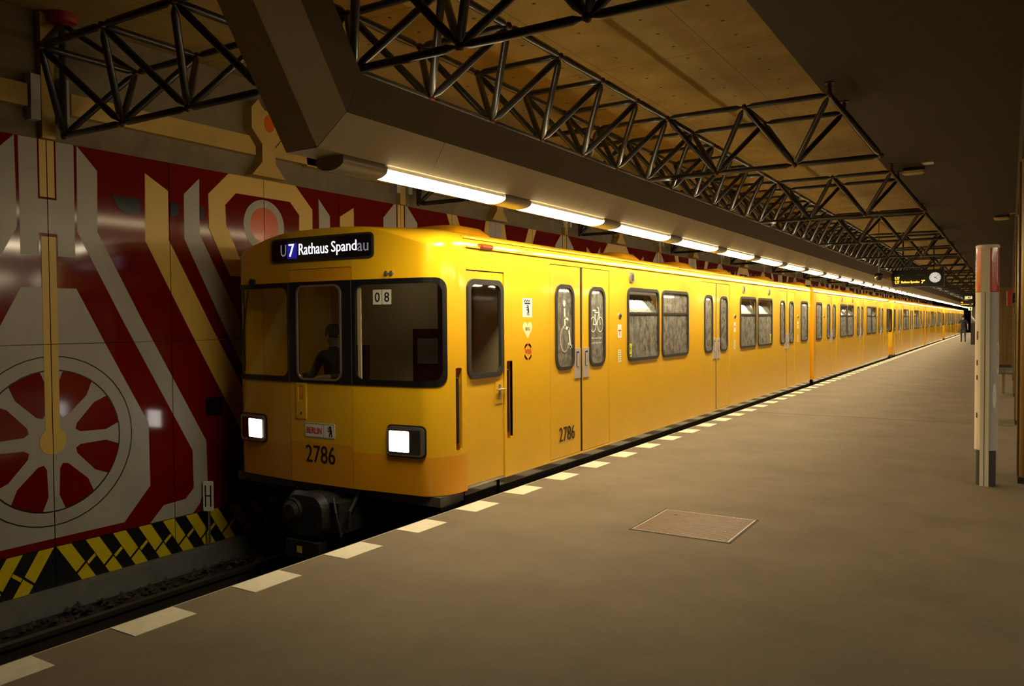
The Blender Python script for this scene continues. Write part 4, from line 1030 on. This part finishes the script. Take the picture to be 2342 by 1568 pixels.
m = MB(); m.box(-.05, .05, -.5, .5, .12, 1.05); m.build('frame', BLK, t); m = MB(); m.box(-.054, -.05, -.45, .45, .2, .98); m.build('poster', RWHT, t)
m = MB(); m.box(-.03, .03, -.45, -.39, 0, .12); m.box(-.03, .03, .39, .45, 0, .12); m.build('post', BLK, t)
t = thing('platform_booth', 'bronze clad booth closing the view behind the emergency call column', 'booth', (-.18, 31.6, 0))
m = MB(); m.box(-.26, .26, -1.5, 1.5, .08, 2.5); m.build('body', COLM, t)
for k in range(4):
    m = MB(); m.box(-.255+.13*k, -.135+.13*k, -1.515, -1.5, .1, 2.46); m.build('panel', COLM, t)
m = MB(); m.box(-.28, .28, -1.53, 1.53, 2.5, 2.56); m.build('cap', COLM, t)
m = MB(); m.box(-.25, .25, -1.48, 1.48, 0, .08); m.build('plinth', MATS['plinth_dark'], t)
# timetable plates on the column behind the red box
for k in range(5):
    o = MB(); o.box(-.004, 0, -.10, .10, 0, .15); o = o.build('timetable_plate', RWHT if k % 2 else MATS['notice']); o.location = (.072, 19.41, .85+.2*k)
    tag(o, ('lowest', 'second lowest', 'middle', 'second highest', 'topmost')[k]+' small pale timetable plate on the column under the red box', 'sign', 'timetable plates on the column')
# ceiling lights over the platform
for i, (x, y_, lab) in enumerate(((-1.30, 14.1, 'small oblong cream ceiling lamp with a metal plate under the dark ceiling'), (-.17, 21.8, 'small oblong cream ceiling lamp close to a bronze column top'))):
    t = thing('emergency_lamp', lab, 'lamp', (x, y_, 3.95)); t.scale = (1.54, 1.54, 1.54)
    m = MB(); m.loft([[(a, b, z) for a, b in rr(-.105+k, -.05+k, .105-k, .05-k, .04, 4)] for z, k in ((-.03, 0), (-.055, .003), (-.07, .02))]); m.build('cover', mat('lamp_cream', (.55, .46, .24), .4), t, smooth=40)
    m = MB(); m.loft([[(a, b, z) for a, b in rr(-.10, -.045, .10, .045, .03, 3)] for z in (0, -.03)]); m.build('base', BLK, t)
    m = MB(); m.box(.10, .20, -.30, -.16, -.008, -.0); m.build('plate', STEEL, t)

# departure board with clock
def board(name, lab, x0, x1, z0, z1, y_, clock, grp=None):
    t = thing(name, lab, 'departure board', ((x0+x1)/2, y_, z0)); w = (x1-x0)/2; h = z1-z0
    mp = lambda u, v, d: (u-(x0+x1)/2, -.13-d, v-z0)
    m = MB(); m.loft([[(a, b_, z) for a, b_ in rr(-w, -.13, w, .13, .015, 2)] for z in (0, h)]); m.build('case', mat('board_black', (.008, .007, .007), .35), t)
    for sx in (-.6, .6):
        m = MB(); m.tube((sx*w, 0, h), (sx*w, 0, (4.30 if x0+w+sx*w < -1.67 else 3.95)-z0), .02, n=8); m.build('hanger', BLK, t)
    return t, mp
t, mp = board('departure_board', 'black hanging departure board with amber lettering and round white clock', -3.37, -1.83, 2.64, 3.20, 30.0, True)
for z in (2.875, 2.745):
    text('lettering', 'U7', (-3.29, z, -3.16, z+.105), mp, AMBER, t, .003, bold=.012)
text('lettering', 'Rathaus Spandau', (-3.10, 2.745, -2.56, 2.84), mp, AMBER, t, .003, bold=.012)
text('lettering', "7'", (-2.50, 2.745, -2.40, 2.86), mp, AMBER, t, .003, bold=.012)
text('lettering', 'Linie  Ziel', (-3.28, 3.01, -3.0, 3.045), mp, mat('dim_print', (.25, .22, .18), .6), t, .003)
text('lettering', 'Abfahrt', (-2.62, 3.01, -2.39, 3.045), mp, MATS['dim_print'], t, .003)
text('lettering', 'Hinweis', (-3.28, 2.66, -3.10, 2.685), mp, MATS['dim_print'], t, .003)
CLK = mat('clock_face', (.8, .8, .78), .4, emit=(1, 1, .97), es=.45)
ck = plate('clock_face', circ(-2.09, 2.93, .168, n=40), [], .03, mp, CLK, t)
m = MB()
for k in range(12):
    a = math.radians(30*k); ribbon(m, [(-2.09+.125*math.cos(a), 2.93+.125*math.sin(a)), (-2.09+.155*math.cos(a), 2.93+.155*math.sin(a))], .012, mp, .032)
m.build('hour_mark', BLACKP, ck)
m = MB(); a = math.radians(38); ribbon(m, [(-2.09-.03*math.cos(a), 2.93-.03*math.sin(a)), (-2.09+.14*math.cos(a), 2.93+.14*math.sin(a))], .011, mp, .033); m.build('minute_hand', BLACKP, ck)
m = MB(); a = math.radians(-33); ribbon(m, [(-2.09-.03*math.cos(a), 2.93-.03*math.sin(a)), (-2.09+.095*math.cos(a), 2.93+.095*math.sin(a))], .016, mp, .034); m.build('hour_hand', BLACKP, ck)
t, mp = board('departure_board', 'far black departure board with two amber lines near the walking person', -2.80, -2.05, 2.37, 2.73, 62.0, False)
for z in (2.58, 2.45): text('lettering', 'U7', (-2.76, z, -2.66, z+.08), mp, AMBER, t, .003, bold=.012)
text('lettering', 'Rathaus Spandau', (-2.62, 2.45, -2.30, 2.52), mp, AMBER, t, .003, bold=.01); text('lettering', "7'", (-2.16, 2.45, -2.09, 2.53), mp, AMBER, t, .003, bold=.01)
SIGNG = mat('sign_glow', (.6, .6, .3), .5, emit=(.9, .85, .35), es=.7)
for x0, x1, z0, z1, y_, lab in ((-2.52, -2.08, 2.80, 3.02, 61.0, 'lit pale yellow hanging sign above the far departure board'), (-2.30, -2.04, 2.06, 2.30, 60.5, 'lit small yellow sign below the far departure board')):
    t = thing('lit_sign', lab, 'sign', ((x0+x1)/2, y_, z0)); w = (x1-x0)/2
    m = MB(); m.box(-w, w, -.05, .05, 0, z1-z0); m.build('case', BLK, t); m = MB(); m.box(-w+.01, w-.01, -.056, -.05, .01, z1-z0-.01); m.build('face', SIGNG, t)
    m = MB(); m.box(-.02, .05, -.058, -.056, .06, z1-z0-.06); m.build('pictogram', BLACKP, t)
    m = MB(); m.tube((0, 0, z1-z0), (0, 0, 4.30-z0), .015, n=6); m.build('hanger', BLK, t)
# dome camera on a rod
t = thing('dome_camera', 'dark dome camera hanging on a thin rod beside the lamp beam', 'camera', (-3.05, 24, 2.62))
m = MB(); m.lathe([(.02, 0), (.07, .03), (.10, .09), (.11, .16), (.09, .20), (.03, .22)], n=18); m.build('dome', mat('dome_dark', (.03, .02, .015), .2, coat=.5), t, smooth=50)
m = MB(); m.tube((0, 0, .22), (0, 0, 1.68), .014, n=8); m.build('rod', STEEL, t)
# dark cabinet far down the platform
t = thing('platform_cabinet', 'tall dark glazed cabinet standing on the platform near the walking person', 'cabinet', (-1.60, 53.0, 0))
m = MB(); m.box(-.26, .26, -.4, .4, .06, 1.28); m.build('body', mat('cabinet_brown', (.03, .022, .016), .5), t)
m = MB(); m.loft([[(a, b, z) for a, b in rr(-.26+k, -.4+k, .26-k, .4-k, .04, 3)] for z, k in ((1.28, 0), (1.95, 0), (2.18, .06), (2.25, .16))]); m.build('glazed_top', mat('cabinet_glass', (.10, .10, .10), .1, coat=.6), t, smooth=40)
m = MB(); m.box(-.28, .28, -.42, .42, 0, .06); m.build('plinth', RWHT, t)
